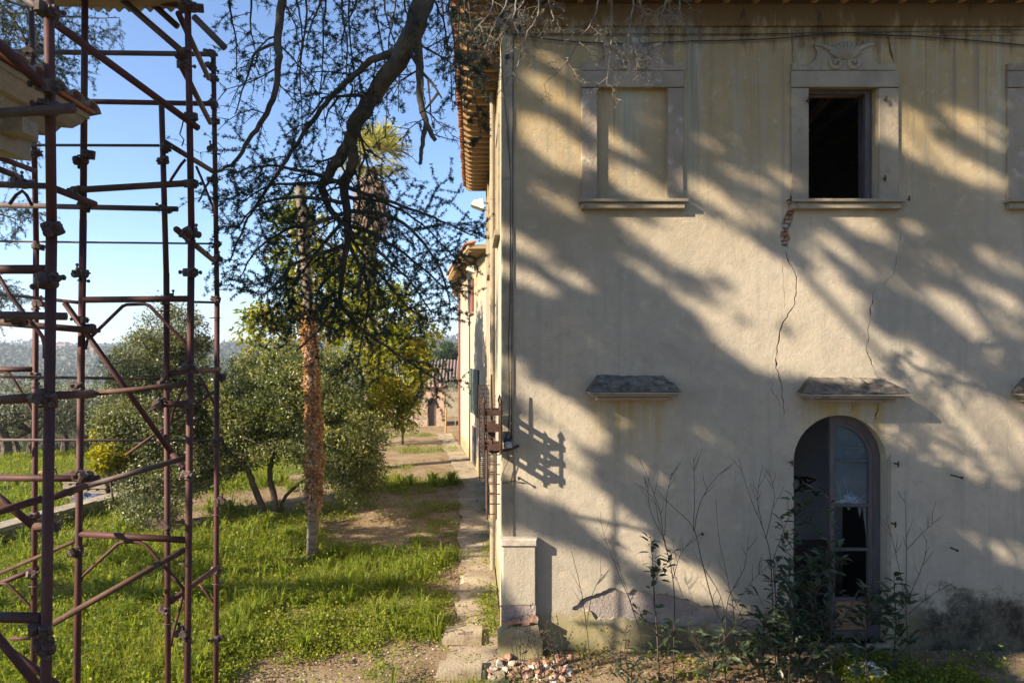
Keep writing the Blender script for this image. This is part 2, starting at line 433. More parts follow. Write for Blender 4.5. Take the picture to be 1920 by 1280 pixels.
def laurel_mat():
    m, nt, out = nodes_of('laurel_leaf'); N = NT(nt)
    oi = N.n('ShaderNodeObjectInfo')
    col = N.mix(oi.outputs['Random'], (0.022, 0.042, 0.02), (0.07, 0.095, 0.042))
    b = N.n('ShaderNodeBsdfPrincipled'); N.l(col, b.inputs['Base Color']); b.inputs['Roughness'].default_value = 0.42
    t = N.n('ShaderNodeBsdfTranslucent'); N.l(col, t.inputs[0])
    mx = N.n('ShaderNodeMixShader'); mx.inputs[0].default_value = 0.2
    N.l(b.outputs[0], mx.inputs[1]); N.l(t.outputs[0], mx.inputs[2]); N.l(mx.outputs[0], out.inputs[0])
    return m
M['laurel'] = laurel_mat()

def glass_mat(name, tint=(0.30, 0.42, 0.5), alpha=0.55):
    m, nt, out = nodes_of(name); N = NT(nt)
    tc = N.n('ShaderNodeTexCoord')
    dust = N.map(N.noise(tc.outputs['Object'], 7, 6, 0.7), 0.35, 0.75, alpha * 0.75, alpha * 1.15)
    tr = N.n('ShaderNodeBsdfTransparent'); tr.inputs[0].default_value = (0.8, 0.86, 0.88, 1)
    b = N.n('ShaderNodeBsdfPrincipled'); b.inputs['Base Color'].default_value = (*tint, 1); b.inputs['Roughness'].default_value = 0.12
    mx = N.n('ShaderNodeMixShader'); N.l(dust, mx.inputs[0]); N.l(tr.outputs[0], mx.inputs[1]); N.l(b.outputs[0], mx.inputs[2])
    N.l(mx.outputs[0], out.inputs[0])
    return m
M['glass'] = glass_mat('dusty_glass', (0.10, 0.15, 0.18), 0.6)
M['glass_crack'] = surf('shattered_glass_edge', (0.5, 0.62, 0.7), (0.4, 0.5, 0.6), 8, 0.3, 0)

def ground_mat():
    m, nt, out = nodes_of('ground_soil'); N = NT(nt)
    g = N.n('ShaderNodeNewGeometry'); pos = g.outputs['Position']
    at = N.n('ShaderNodeAttribute', attribute_name='tint')
    a = N.noise(pos, 1.3, 6, 0.65); f = N.noise(pos, 22, 5, 0.7); c = N.noise(pos, 60, 4, 0.7)
    soil = N.mix(N.map(a, 0.35, 0.65), (0.235, 0.165, 0.095), (0.32, 0.245, 0.155))
    soil = N.mix(N.map(f, 0.52, 0.66, 0, 0.8), soil, (0.12, 0.085, 0.05))
    soil = N.mix(N.map(c, 0.6, 0.7, 0, 0.7), soil, (0.42, 0.36, 0.27))
    green = N.mix(N.map(f, 0.35, 0.65), (0.06, 0.085, 0.018), (0.125, 0.14, 0.035))
    gm = N.map(N.math('ADD', at.outputs['Fac'], N.math('MULTIPLY', N.math('SUBTRACT', f, 0.5), 0.5)), 0.42, 0.62)
    col = N.mix(gm, soil, green)
    b = N.n('ShaderNodeBsdfPrincipled'); N.l(col, b.inputs['Base Color']); b.inputs['Roughness'].default_value = 0.95
    b.inputs['Specular IOR Level'].default_value = 0.1
    h = N.math('ADD', f, N.math('MULTIPLY', c, 0.5)); N.l(N.bump(h, 0.9, 0.06), b.inputs['Normal'])
    N.l(b.outputs[0], out.inputs[0]); return m
M['ground'] = ground_mat()
def hill_mat():
    m, nt, out = nodes_of('hill_fields'); N = NT(nt)
    g = N.n('ShaderNodeNewGeometry'); pos = g.outputs['Position']
    a = N.noise(pos, 0.012, 6, 0.6); f = N.noise(pos, 0.09, 6, 0.7)
    col = N.mix(N.map(a, 0.4, 0.6), (0.10, 0.125, 0.05), (0.16, 0.165, 0.075))
    col = N.mix(N.map(f, 0.48, 0.62), col, (0.055, 0.07, 0.035))
    b = N.n('ShaderNodeBsdfPrincipled'); N.l(col, b.inputs['Base Color']); b.inputs['Roughness'].default_value = 1.0
    N.l(b.outputs[0], out.inputs[0]); return m
M['hill'] = hill_mat()

# ------------------------------------------------------------------ ground and hills
def gz(x, y):
    x = np.asarray(x, float); y = np.asarray(y, float); r = np.hypot(x, y)
    k = sstep(-5, -15, x)
    z = -5.0 * sstep(24, 60, y) * k - 3.0 * sstep(-18, -45, x) * (1 - sstep(24, 60, y) * 0.6)
    z = z - 2.5 * sstep(44, 70, y) * (1 - k)
    z = z - 26 * sstep(60, 260, r)
    ridge = 48 + 26 * (fbm(x * 0.0016 + 3.1, y * 0.0016, 5, 3) - 0.5) * 2
    z = z + ridge * sstep(280, 1500, r) + 8 * (fbm(x * 0.006, y * 0.006, 9, 3) - 0.5) * sstep(120, 400, r)
    z = z - 60 * sstep(2300, 4500, r)
    near = (1 - sstep(30, 60, r))
    return z + near * 0.10 * (fbm(x * 0.5, y * 0.5, 2, 4) - 0.5)

def grass_amount(x, y):
    """0 bare soil .. 1 thick grass"""
    x = np.asarray(x, float); y = np.asarray(y, float)
    g = fbm(x * 0.42 + 11, y * 0.42 + 5, 21, 4) + 0.25 * (fbm(x * 1.7, y * 1.7, 33, 3) - 0.5)
    g = g + 0.14 * sstep(-1.6, -5.0, x) * (1 - sstep(14.5, 17, y)) - 0.12 * sstep(10.6, 9.0, y) * sstep(-5.0, -3.0, x)
    g = g - 0.22 * sstep(0, 1.4, 2.4 - np.abs(y - 15.9)) * sstep(-4.8, -3.0, x) - 0.12 * sstep(17.5, 20, y) * sstep(-6, -4, x)
    g = g + 0.16 * np.exp(-((y - 12.2) / 1.6) ** 2) * sstep(-0.3, -1.4, x)
    path = sstep(-0.52, -0.15, x) * (x < 0.5) * (y > 8.6) * (1 - .9 * sstep(.12, .34, x) * (fbm(y * .9, y * 0 + 2, 17, 2) > .46))
    g = g - 0.26 * path
    foot = (x > 0.4)
    g = np.where(foot, g - 0.10, g)
    g = g + 0.2 * sstep(-10.5, -12, x)
    return np.clip(g, 0, 1)

def polar_mesh(name, r0, r1, nr, na, m, first=False):
    rs = np.geomspace(r0, r1, nr); an = np.linspace(0, 2 * np.pi, na, endpoint=False)
    R, A = np.meshgrid(rs, an, indexing='ij')
    x = R * np.sin(A); y = R * np.cos(A); z = gz(x, y)
    v = np.stack([x, y, z], -1).reshape(-1, 3)
    i, j = np.meshgrid(np.arange(nr - 1), np.arange(na), indexing='ij'); j2 = (j + 1) % na
    q = np.stack([i * na + j, i * na + j2, (i + 1) * na + j2, (i + 1) * na + j], -1).reshape(-1, 4)
    q = q[:, ::-1]
    me = np_mesh(name, v, q, grass_amount(x, y).ravel() if first else None, True)
    return link(name, me, m)

def build_ground():
    # fine sheet around the house, coarser rings beyond it
    ys = np.concatenate([np.linspace(-30, 6, 30)[:-1], np.linspace(6, 24, 150)[:-1], np.geomspace(24, 150, 60)])
    xs = np.concatenate([-np.geomspace(14, 150, 40)[::-1][:-1], np.linspace(-14, 9, 170)[:-1], np.geomspace(9, 150, 24)])
    Xg, Yg = np.meshgrid(xs, ys, indexing='ij')
    z = gz(Xg, Yg)
    v = np.stack([Xg, Yg, z], -1).reshape(-1, 3); nx, ny = len(xs), len(ys)
    i, j = np.meshgrid(np.arange(nx - 1), np.arange(ny - 1), indexing='ij')
    q = np.stack([i * ny + j, (i + 1) * ny + j, (i + 1) * ny + j + 1, i * ny + j + 1], -1).reshape(-1, 4)
    me = np_mesh('ground', v, q, grass_amount(Xg, Yg).ravel(), True)
    tag(link('ground', me, M['ground']), kind='structure')
    h = polar_mesh('hills', 140, 6000, 70, 300, M['hill'])
    # the first ring dips just under the edge of the near sheet
    co = np.empty(len(h.data.vertices) * 3, np.float32); h.data.vertices.foreach_get('co', co); co = co.reshape(-1, 3)
    rr = np.hypot(co[:, 0], co[:, 1]); co[rr < 215, 2] -= 1.2
    h.data.vertices.foreach_set('co', co.ravel()); h.data.update()
    tag(h, kind='structure')

build_ground()

def gzs(x, y): return float(gz(x, y))

# ------------------------------------------------------------------ the house
XC = WX(945)                      # the corner of front and side wall
ZT = 9.0                          # eaves
XR = 13.0
YB = 20.7                         # far end of the side wall

villa = thing('villa_building', 'large abandoned villa with stained ochre plaster, blind windows and a broken arched door', 'building', (XC, 9.5, 0))

def sheet(name, outline, holes, y, m, parent, reveal=None):
    """flat wall in the plane y with holes; reveal: depth of the returns behind each hole's edge"""
    bm = bmesh.new()
    for poly in [outline] + holes:
        vs = [bm.verts.new((x, y, z)) for x, z in poly]
        for k in range(len(vs)): bm.edges.new((vs[k], vs[(k + 1) % len(vs)]))
    bmesh.ops.triangle_fill(bm, use_beauty=True, use_dissolve=False, edges=bm.edges[:], normal=(0, -1, 0))
    bmesh.ops.recalc_face_normals(bm, faces=bm.faces[:])
    for f in bm.faces:
        if f.normal.y > 0: f.normal_flip()
    if reveal:
        for poly, d in zip(holes, reveal):
            a = [bm.verts.new((x, y, z)) for x, z in poly]; b = [bm.verts.new((x, y + d, z)) for x, z in poly]
            for k in range(len(a)):
                j = (k + 1) % len(a); bm.faces.new((a[k], b[k], b[j], a[j]))
    me = bpy.data.meshes.new(name); bm.to_mesh(me); bm.free()
    return link(name, me, m, parent)

def rect(x0, x1, z0, z1): return [(x0, z0), (x1, z0), (x1, z1), (x0, z1)]

def ribbon(pxs, wpx):
    """closed outline of a crack that follows the pixel points pxs, at most wpx wide"""
    pts = []
    for (a, b) in zip(pxs[:-1], pxs[1:]):
        n = max(2, int(math.hypot(b[0] - a[0], b[1] - a[1]) / 7))
        for k in range(n):
            t = k / n; pts.append((a[0] + (b[0] - a[0]) * t + random.uniform(-2.0, 2.0), a[1] + (b[1] - a[1]) * t))
    pts.append(pxs[-1])
    L, R = [], []
    n = len(pts)
    for i, (x, y) in enumerate(pts):
        w = wpx * (0.35 + 0.65 * math.sin(math.pi * min(1, (i + 0.5) / n))) * random.uniform(0.3, 1.1) * (random.uniform(1.5, 2.4) if random.random() < .14 else 1) / 2
        if i in (0, n - 1): w = 0.25
        w = max(w, 0.3)
        L.append((WX(x - w), WZ(y))); R.append((WX(x + w), WZ(y)))
    return L + R[::-1]

def jag(pxs, step=7, amp=2.4):
    out = []
    n = len(pxs)
    for k in range(n):
        a, b = pxs[k], pxs[(k + 1) % n]
        m_ = max(1, int(math.hypot(b[0] - a[0], b[1] - a[1]) / step))
        for q in range(m_):
            t = q / m_
            out.append((WX(a[0] + (b[0] - a[0]) * t + random.uniform(-amp, amp)), WZ(a[1] + (b[1] - a[1]) * t + random.uniform(-amp, amp))))
    return out

WIN2 = rect(WX(1515), WX(1644), WZ(373), WZ(163))
DX0, DX1, DZ0 = WX(1488), WX(1662), 0.12
DCX, DR = (DX0 + DX1) / 2, (DX1 - DX0) / 2
DZS = WZ(778) - DR
DOOR = [(DX0, DZ0), (DX1, DZ0)] + [(DCX + DR * math.cos(a), DZS + DR * math.sin(a)) for a in np.linspace(0, math.pi, 22)]
BL1 = rect(WX(1121), WX(1250), WZ(374), WZ(165))
BL3 = rect(WX(1918), WX(2047), WZ(374), WZ(165))
random.seed(21)
crk = [
    (ribbon([(1474, 471), (1475, 482), (1494, 520), (1495, 538), (1489, 575), (1466, 606), (1461, 640), (1456, 660), (1456, 690), (1466, 722), (1468, 745), (1470, 778)], 3.6), 0.05),
    (ribbon([(1640, 541), (1636, 560), (1630, 600), (1626, 655), (1634, 675), (1641, 700), (1655, 715), (1661, 726)], 2.6), 0.05),
    (ribbon([(1697, 53), (1669, 60), (1664, 70), (1669, 92), (1675, 112), (1677, 128)], 4.0), 0.05),
    (ribbon([(1645, 754), (1646, 770), (1638, 790)], 3.0), 0.05),
    (ribbon([(1690, 440), (1682, 480), (1676, 515), (1658, 530), (1652, 535)], 1.3), 0.03),
    (ribbon([(1469, 500), (1468, 540), (1473, 565), (1472, 578)], 1.2), 0.03),
    (ribbon([(1450, 700), (1446, 730), (1458, 748), (1462, 760)], 1.0), 0.03),
    (ribbon([(1482, 50), (1485, 90), (1488, 118)], 1.4), 0.03),
    (ribbon([(1600, 754), (1598, 768), (1592, 774)], 2.0), 0.05),
]
brick_patch = (jag([(1478, 395), (1491, 394), (1488, 414), (1478, 432), (1482, 448), (1476, 463), (1465, 462), (1463, 440), (1467, 415), (1472, 404)], 6, 1.2), 0.06)
render_patch = (jag([(1073, 1143), (1094, 1120), (1118, 1113), (1145, 1101), (1167, 1107), (1180, 1112), (1188, 1105), (1208, 1109), (1229, 1113), (1252, 1112), (1269, 1118),
                     (1291, 1121), (1308, 1134), (1350, 1135), (1372, 1146), (1400, 1152), (1440, 1150), (1458, 1166), (1420, 1180), (1380, 1172), (1330, 1166), (1290, 1176), (1240, 1170),
                     (1200, 1163), (1159, 1160), (1112, 1160), (1109, 1146), (1096, 1144)], 6, 2.6), 0.035)
foot_patch = (jag([(1052, 1165), (1080, 1163), (1102, 1161), (1106, 1168), (1080, 1170)], 7, 1.0), 0.03)
holes = [WIN2, DOOR, BL1, BL3] + [c[0] for c in crk] + [brick_patch[0], render_patch[0]]
rev = [0.42, 0.30, 0.07, 0.07] + [c[1] for c in crk] + [0.07, 0.048]
sheet('front_wall', rect(XC, XR, -0.4, ZT + 0.2), holes, 9.5, M['plaster'], villa, rev)
sheet('masonry', rect(XC + 0.02, XR, -0.4, ZT + 0.2), [WIN2, DOOR, BL1, BL3, brick_patch[0]], 9.545, M['render'], villa, None)

# brickwork showing where the plaster fell off below the sill
z = WZ(466)
row = 0
while z < WZ(396):
    for k in range(3):
        x0 = WX(1456) + k * 0.135 + (0.065 if row % 2 else 0)
        mb = MB(); mb.box((x0 + 0.062, 9.565 + random.uniform(-0.012, 0.012), z + 0.026), (0.122, 0.04, 0.05), jit=0.004)
        mb.build('brick', M['brick'] if random.random() < 0.7 else M['rubble_white'], villa)
    z += 0.06; row += 1
MB().bbox(WX(1450), WX(1500), 9.59, 9.62, WZ(470), WZ(390)).build('mortar_bed', M['render'], villa)

# side wall facing the garden and the unseen rest of the box
mb = MB()
mb.add([(XC, 9.5, -0.4), (XC, YB, -0.4), (XC, YB, ZT + 0.2), (XC, 9.5, ZT + 0.2)], [(0, 3, 2, 1)])
mb.add([(XC, YB, -0.4), (XR, YB, -0.4), (XR, YB, ZT + 0.2), (XC, YB, ZT + 0.2)], [(0, 3, 2, 1)])
mb.add([(XR, 9.5, -0.4), (XR, YB, -0.4), (XR, YB, ZT + 0.2), (XR, 9.5, ZT + 0.2)], [(0, 1, 2, 3)])
mb.build('side_wall', M['plaster_side'], villa)

# frieze band under the eaves, two string lines
MB().bbox(XC - 0.03, XR, 9.46, 9.497, WZ(51), ZT - 0.002, 0.012).build('frieze', M['plaster'], villa)
MB().bbox(XC - 0.02, XR, 9.485, 9.497, WZ(67), WZ(64), 0.003).build('string_course', M['plaster'], villa)
MB().bbox(XC - 0.035, XC + 0.30, 9.44, 9.459, WZ(44), WZ(28), 0.005).build('corner_capital', M['stone_trim'], villa)
MB().bbox(XC - 0.02, WX(963), 9.478, 9.498, 0.05, WZ(67) - 0.003, 0.006).build('corner_strip', M['stone_trim'], villa)

# rubbed corner buttress: cap, shaft, broken foot
mb = MB(); mb.bbox(XC - 0.05, WX(1005), 9.33, 9.476, WZ(1018), WZ(1004), 0.015); mb.build('buttress_cap', M['rubble_white'], villa)
mb = MB(); mb.bbox(XC - 0.03, WX(1003), 9.36, 9.476, WZ(1128), WZ(1018) - 0.002, 0.015); mb.build('buttress', M['plaster'], villa)
mb = MB()
edge = [(944, 1108), (957, 1104), (972, 1100), (985, 1095), (996, 1091), (1003, 1088)]
MB().prism([(WX(943), WZ(1160)), (WX(1003), WZ(1160)), (WX(1003), WZ(1127)), (WX(943), WZ(1127))], 9.372, 9.476).build('buttress_core', M['render'], villa)
mb = MB(); mb.prism([(XC - 0.09, -0.3), (WX(1014), -0.3), (WX(1014), WZ(1188)), (WX(1010), WZ(1180)), (WX(1006), WZ(1160)), (WX(960), WZ(1163)), (XC - 0.05, WZ(1172)), (XC - 0.09, WZ(1180))], 9.27, 9.476)
mb.build('buttress_foot', M['plaster'], villa)
for k, (px, py) in enumerate([(949, 1156), (966, 1154), (983, 1156), (998, 1151), (1007, 1172)]):
    MB().box((WX(px), 9.32, WZ(py)), (0.12, 0.1, 0.05), jit=0.012).build('brick', M['brick'], villa)

# windows of the upper floor: stone frame, sill and carved crest
def window(px0, px1, cxp, flaky, opening):
    top, bot = 123, 375
    cx = WX(cxp)
    if opening:
        mb = MB()
        x0, x1, z0, z1 = WX(1515), WX(1644), WZ(373), WZ(163)
        mb.bbox(x1 - 0.10, x1 - 0.035, 9.60, 9.66, z0, z1); mb.bbox(x0, x1 - 0.10, 9.60, 9.66, z1 - 0.06, z1); mb.bbox(x1 - 0.034, x1, 9.64, 9.90, z0, z1)
        w = mb.build('window', M['door_wood'], villa)
    else:
        x0, x1, z0, z1 = WX(cxp - 65), WX(cxp + 65), WZ(374), WZ(165)
        mb = MB(); mb.add([(x0 - .02, 9.56, z0 - .02), (x1 + .02, 9.56, z0 - .02), (x1 + .02, 9.56, z1 + .02), (x0 - .02, 9.56, z1 + .02)], [(0, 1, 2, 3)])
        w = mb.build('window', M['plaster'], villa)
    st = M['flaky_stone'] if flaky else M['stone_trim']
    jx0, jx1 = cxp - 65, cxp + 65
    def block(name, a, b, ztop, zbot, d=0.04):
        mb = MB(); mb.bbox(WX(a), WX(b), 9.5 - d, 9.499, WZ(zbot), WZ(ztop), 0.006)
        return mb.build(name, st, w)
    block('jamb', px0, jx0 - 1, 167, 374); block('jamb', jx1 + 1, px1, 167, 374)
    block('lintel', px0 - 1, px1 + 1, 135, 165.5, 0.045)
    # crest: plate with S shaped shoulders
    half = [(97, 134), (97, 122), (86, 120), (74, 125), (62, 122), (53, 113), (50, 100), (55, 88), (55, 83), (42, 83), (30, 88), (18, 92), (12, 82)]
    pr = [(cx + p * 9.5 / F, WZ(q)) for p, q in half] + [(cx - p * 9.5 / F, WZ(q)) for p, q in half[::-1]]
    mb = MB(); mb.prism(pr, 9.455, 9.499); mb.build('crest', st, w)
    k = 9.5 / F
    mb = MB()                                                   # shell ribs
    for a in np.linspace(-62, 62, 9):
        a = math.radians(a); base = (cx + math.sin(a) * 6 * k, WZ(118) + math.cos(a) * 4 * k); tip = (cx + math.sin(a) * 31 * k, WZ(116) + math.cos(a) * 34 * k)
        mb.tube([(base[0], 9.452, base[1]), ((base[0] + tip[0]) / 2, 9.435, (base[1] + tip[1]) / 2), (tip[0], 9.45, tip[1])], [0.014, 0.032, 0.036], 6)
    mb.build('shell', st, w, True)
    for s in (-1, 1):                                           # volute and its arm
        pts = []
        for t in np.linspace(0, 1, 30):
            a = math.pi * (0.5 + 2.6 * (1 - t)) ; r = (2.0 + 12.5 * t)
            pts.append((cx + s * (15 - math.cos(a) * r) * k, 9.455, WZ(121) + math.sin(a) * r * k))
        arm = [(17, 104), (24, 98), (34, 92), (44, 88), (55, 86)]
        pts2 = pts[:26] 
        mb = MB(); mb.tube(pts2, [0.03] * len(pts2), 6)
        mb.tube([(cx + s * p * k, 9.452, WZ(q)) for p, q in [(4, 110), (9, 106)] + arm], [0.024, 0.034, 0.038, 0.038, 0.034, 0.03, 0.024], 6)
        mb.build('scroll', st, w, True)
    mb = MB(); mb.bbox(WX(px0 - 6), WX(px1 + 6), 9.36, 9.50, WZ(382), WZ(376), 0.008)
    mb.bbox(WX(px0 - 1), WX(px1 + 1), 9.40, 9.50, WZ(394), WZ(382) - 0.002, 0.012)
    mb.build('sill', M['stone_trim'], w)
    return w
window(1090, 1280, 1185, True, False)
w2 = window(1482, 1682, 1580, False, True)
window(1886, 2078, 1982, True, False)
for px in (1474, 1693):
    mb = MB(); mb.tube([W(px, 377, 0.02), W(px, 377, 0.15)], 0.008); mb.tube([W(px, 377, 0.14) + Vector((0, 0, -0.03)), W(px, 377, 0.14) + Vector((0, 0, 0.04))], 0.012)
    mb.build('shutter_pin', M['iron'], villa)
for (px, py) in ((1510, 192), (1655, 190), (1653, 337), (1480, 866), (1677, 868), (1672, 980)):
    mb = MB(); mb.tube([W(px, py, 0), W(px, py, 0.10)], 0.012); mb.tube([W(px, py, 0.085) + Vector((0, 0, -0.04)), W(px, py, 0.085) + Vector((0, 0, 0.04))], 0.011)
    mb.build('hinge_pin', M['iron'], villa)
for (px, py, L) in ((1783, 890, 0.22), (1782, 1026, 0.14), (972, 894, 0.13), (1316, 1000, 0.03)):
    mb = MB(); mb.tube([W(px, py, -0.02), W(px, py, L)], 0.011); mb.tube([W(px, py, L - 0.01), W(px, py, L)], 0.02); mb.build('nail', M['iron'], villa)

# stone hoods over the ground floor openings
def hood(cxp, hw, dy=0):
    cx = WX(cxp)
    k = 9.5 / F; zt, zf = WZ(703 + dy) , 4.2 - (734 + dy - CY) / F * 9.13
    f, b = hw * 9.13 / F, (hw - 26) * k
    n = 14; vs = []; fs = []
    rows = 5
    for r in range(rows + 1):                                   # rough, lichen covered weathering slope
        t = r / rows
        for i in range(n + 1):
            s = -1 + 2 * i / n
            hwid = b + (f - b) * t
            j = 0.024 if 0 < r < rows else 0.014
            vs.append((cx + s * hwid, 9.5 - 0.37 * t, zt + (zf - zt) * t ** 1.15 + random.uniform(-j, j)))
    for r in range(rows):
        for i in range(n):
            a = r * (n + 1) + i; fs.append((a, a + n + 1, a + n + 2, a + 1))
    m0 = len(vs)
    vs += [(cx - b, 9.5, zt - 0.25), (cx + b, 9.5, zt - 0.25), (cx - f, 9.5, zf), (cx + f, 9.5, zf)]
    fs += [tuple([m0 + 2] + [r * (n + 1) for r in range(rows, -1, -1)]), tuple([r * (n + 1) + n for r in range(rows + 1)] + [m0 + 3])]
    mb = MB(); mb.add(vs, fs); h = mb.build('hood', M['hood_top'], villa)
    mb = MB()
    mb.bbox(cx - f, cx + f, 9.13, 9.5, zf - 0.035, zf - 0.008, 0.006)
    mb.bbox(cx - f + 0.05, cx + f - 0.05, 9.18, 9.5, zf - 0.07, zf - 0.037, 0.008)
    mb.bbox(cx - f + 0.11, cx + f - 0.11, 9.25, 9.5, zf - 0.125, zf - 0.072, 0.02)
    mb.build('hood_moulding', M['stone'], h)
hood(1182, 87)
hood(1585, 95, 4)
hood(1983, 92, 4)

# arched glazed door: the left half stands open, its panes half broken
yd = 9.68
fx0 = WX(1566)
def arch(r, a0, a1, n=14): return [(DCX + r * math.cos(a), DZS + r * math.sin(a)) for a in np.linspace(a0, a1, n)]
mb = MB()
pa = arch(DR - 0.002, 0, math.pi / 2 + 0.12); pb = arch(DR - 0.10, 0, math.pi / 2 + 0.13)
mb.prism([(DX1 - 0.002, DZ0)] + pa + pb[::-1] + [(DX1 - 0.10, DZ0)], yd - 0.04, yd + 0.05)
door = mb.build('door', M['door_wood'], villa)
zr = [WZ(1130), WZ(1036), WZ(952), WZ(867)]
ri = DR - 0.16
xe = DX1 - 0.165
mb = MB(); top = DZS + math.sqrt(max(0, (DR - 0.06) ** 2 - (fx0 - DCX) ** 2))
mb.bbox(fx0, fx0 + 0.075, yd - 0.03, yd + 0.03, DZ0, top, 0.006); mb.build('stile', M['door_wood'], door)
mb = MB(); mb.prism([(DX1 - 0.105, DZ0)] + arch(DR - 0.105, 0, math.pi / 2 + 0.0) + arch(ri, 0, math.pi / 2 + 0.0)[::-1] + [(xe, DZ0)], yd - 0.03, yd + 0.03)
mb.build('stile', M['door_wood'], door)
for zq in zr:
    MB().bbox(fx0 + 0.077, xe - 0.001, yd - 0.028, yd + 0.022, zq - 0.02, zq + 0.02, 0.006).build('rail', M['door_wood'], door)
MB().bbox(fx0 + 0.077, xe - 0.001, yd - 0.015, yd + 0.015, DZ0 + 0.1, zr[0] - 0.021, 0.02).build('lower_panel', M['door_panel'], door)
MB().bbox(fx0 + 0.12, xe - 0.04, yd - 0.03, yd - 0.016, DZ0 + 0.18, zr[0] - 0.09, 0.02).build('raised_panel', M['door_panel'], door)
MB().bbox(fx0 + 0.077, xe - 0.001, yd - 0.028, yd + 0.022, DZ0, DZ0 + 0.098, 0.006).build('rail', M['door_wood'], door)
def pane(poly, name='pane', lab=None):
    mb = MB(); mb.prism(poly, yd - 0.002, yd + 0.002); o = mb.build(name, M['glass'], door)
    if lab: o['label'] = lab
pane([(fx0 + 0.077, zr[3] + 0.022), (xe, zr[3] + 0.022)] + [p for p in arch(ri, 0.02, math.pi / 2) if p[0] > fx0 + 0.077] + [(fx0 + 0.077, DZS + math.sqrt(ri ** 2 - (fx0 + 0.077 - DCX) ** 2))])
pane(rect(fx0 + 0.077, xe, zr[2] + 0.022, zr[3] - 0.022), lab='pane shattered into a white star of cracks near its bottom')
# jagged splinters left at the top of the broken pane
for a, b, d in ((0.0, 0.06, 0.05), (0.17, 0.25, 0.06), (0.33, 0.40, 0.16), (0.40, 0.455, 0.42)):
    pane([(fx0 + 0.078 + a, zr[2] - 0.022), (fx0 + 0.078 + b, zr[2] - 0.022), (fx0 + 0.078 + (b if b > 0.4 else (a + b) / 2), zr[2] - 0.022 - d)], 'glass_splinter')
mb = MB(); c0 = (WX(1606), WZ(941))
xa0, xa1, za0, za1 = fx0 + 0.078, xe - 0.001, zr[2] + 0.024, zr[3] - 0.024
for k in range(64):
    a = random.uniform(0, 2 * math.pi); L = random.uniform(0.03, 0.16) if k < 46 else random.uniform(0.15, 0.38)
    s = (c0[0] + random.uniform(-0.12, 0.12), c0[1] + random.uniform(-0.05, 0.06))
    e = (s[0] + math.cos(a) * L, s[1] + math.sin(a) * L)
    cl = lambda p: (min(max(p[0], xa0), xa1), min(max(p[1], za0), za1))
    s, e = cl(s), cl(e)
    if math.hypot(e[0] - s[0], e[1] - s[1]) < 0.02: continue
    mb.tube([(s[0], yd - 0.004, s[1]), (e[0], yd - 0.004, e[1])], [0.0016, 0.0006], 3)
mb.build('crack_star', M['glass_crack'], door)
MB().bbox(DX0 - 0.02, DX1 + 0.02, 9.42, 9.80, -0.1, DZ0, 0.015).build('door_step', M['stone_trim'], villa)
MB().prism([(DX1 + 0.003, DZ0), (DX1 + 0.06, DZ0), (DX1 + 0.055, DZS + 0.1), (DX1 + 0.003, DZS + 0.02)], 9.488, 9.499).build('door_jamb', M['stone_trim'], villa)

# rooms behind the openings
def room(name, x0, x1, y0, y1, z0, z1, m, mf):
    mb = MB()
    mb.add([(x0, y1, z0), (x1, y1, z0), (x1, y1, z1), (x0, y1, z1)], [(0, 1, 2, 3)])
    mb.add([(x0, y0, z0), (x0, y1, z0), (x0, y1, z1), (x0, y0, z1)], [(0, 1, 2, 3)])
    mb.add([(x1, y0, z0), (x1, y1, z0), (x1, y1, z1), (x1, y0, z1)], [(3, 2, 1, 0)])
    mb.add([(x0, y0, z1), (x1, y0, z1), (x1, y1, z1), (x0, y1, z1)], [(0, 1, 2, 3)])
    r = mb.build(name, m, villa)
    mb = MB(); mb.add([(x0, y0, z0), (x1, y0, z0), (x1, y1, z0), (x0, y1, z0)], [(0, 1, 2, 3)]); mb.build('room_floor', mf, r)
    return r
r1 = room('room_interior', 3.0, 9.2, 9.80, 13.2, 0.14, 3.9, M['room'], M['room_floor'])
mb = MB(); mb.bbox(3.02, 6.05, 11.2, 11.32, 0.15, 3.88); mb.build('partition_wall', M['room'], r1)
mb = MB(); mb.bbox(3.02, 6.03, 11.17, 11.199, 0.15, 1.09); mb.build('dado', M['room_floor'], r1)
mb = MB(); mb.bbox(6.86, 7.6, 13.12, 13.19, 0.15, 2.3); mb.build('dark_doorway', M['room_floor'], r1)
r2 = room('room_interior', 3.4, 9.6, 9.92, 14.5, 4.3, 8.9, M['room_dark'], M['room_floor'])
for k in range(9):
    mb = MB(); x = 3.9 + k * 0.62
    mb.tube([(x, 9.95, 8.55 - 0.05 * (k % 3)), (x + random.uniform(-.4, .4), 14.4, 8.45 - 0.25 * (k % 4))], 0.07, 4); mb.build('ceiling_beam', M['timber'], r2)
# graffiti on the far wall of the hall
mb = MB(); yy = 11.19
def stroke(pts, w=0.022):
    v = [Vector(((px - CX) / F * yy, yy, H + (CY - py) / F * yy)) for px, py in pts]
    mb.tube(v, w, 5)
stroke([(1480, 898), (1490, 893), (1500, 897), (1503, 908), (1498, 918), (1489, 921), (1484, 917)])
stroke([(1501, 894), (1514, 895), (1529, 899), (1518, 905), (1505, 912)]); stroke([(1505, 896), (1511, 902), (1518, 912)])
stroke([(1500, 922), (1508, 917), (1518, 916), (1526, 921), (1531, 930), (1534, 921)])
mb.build('graffiti', M['paint_black'], r1)

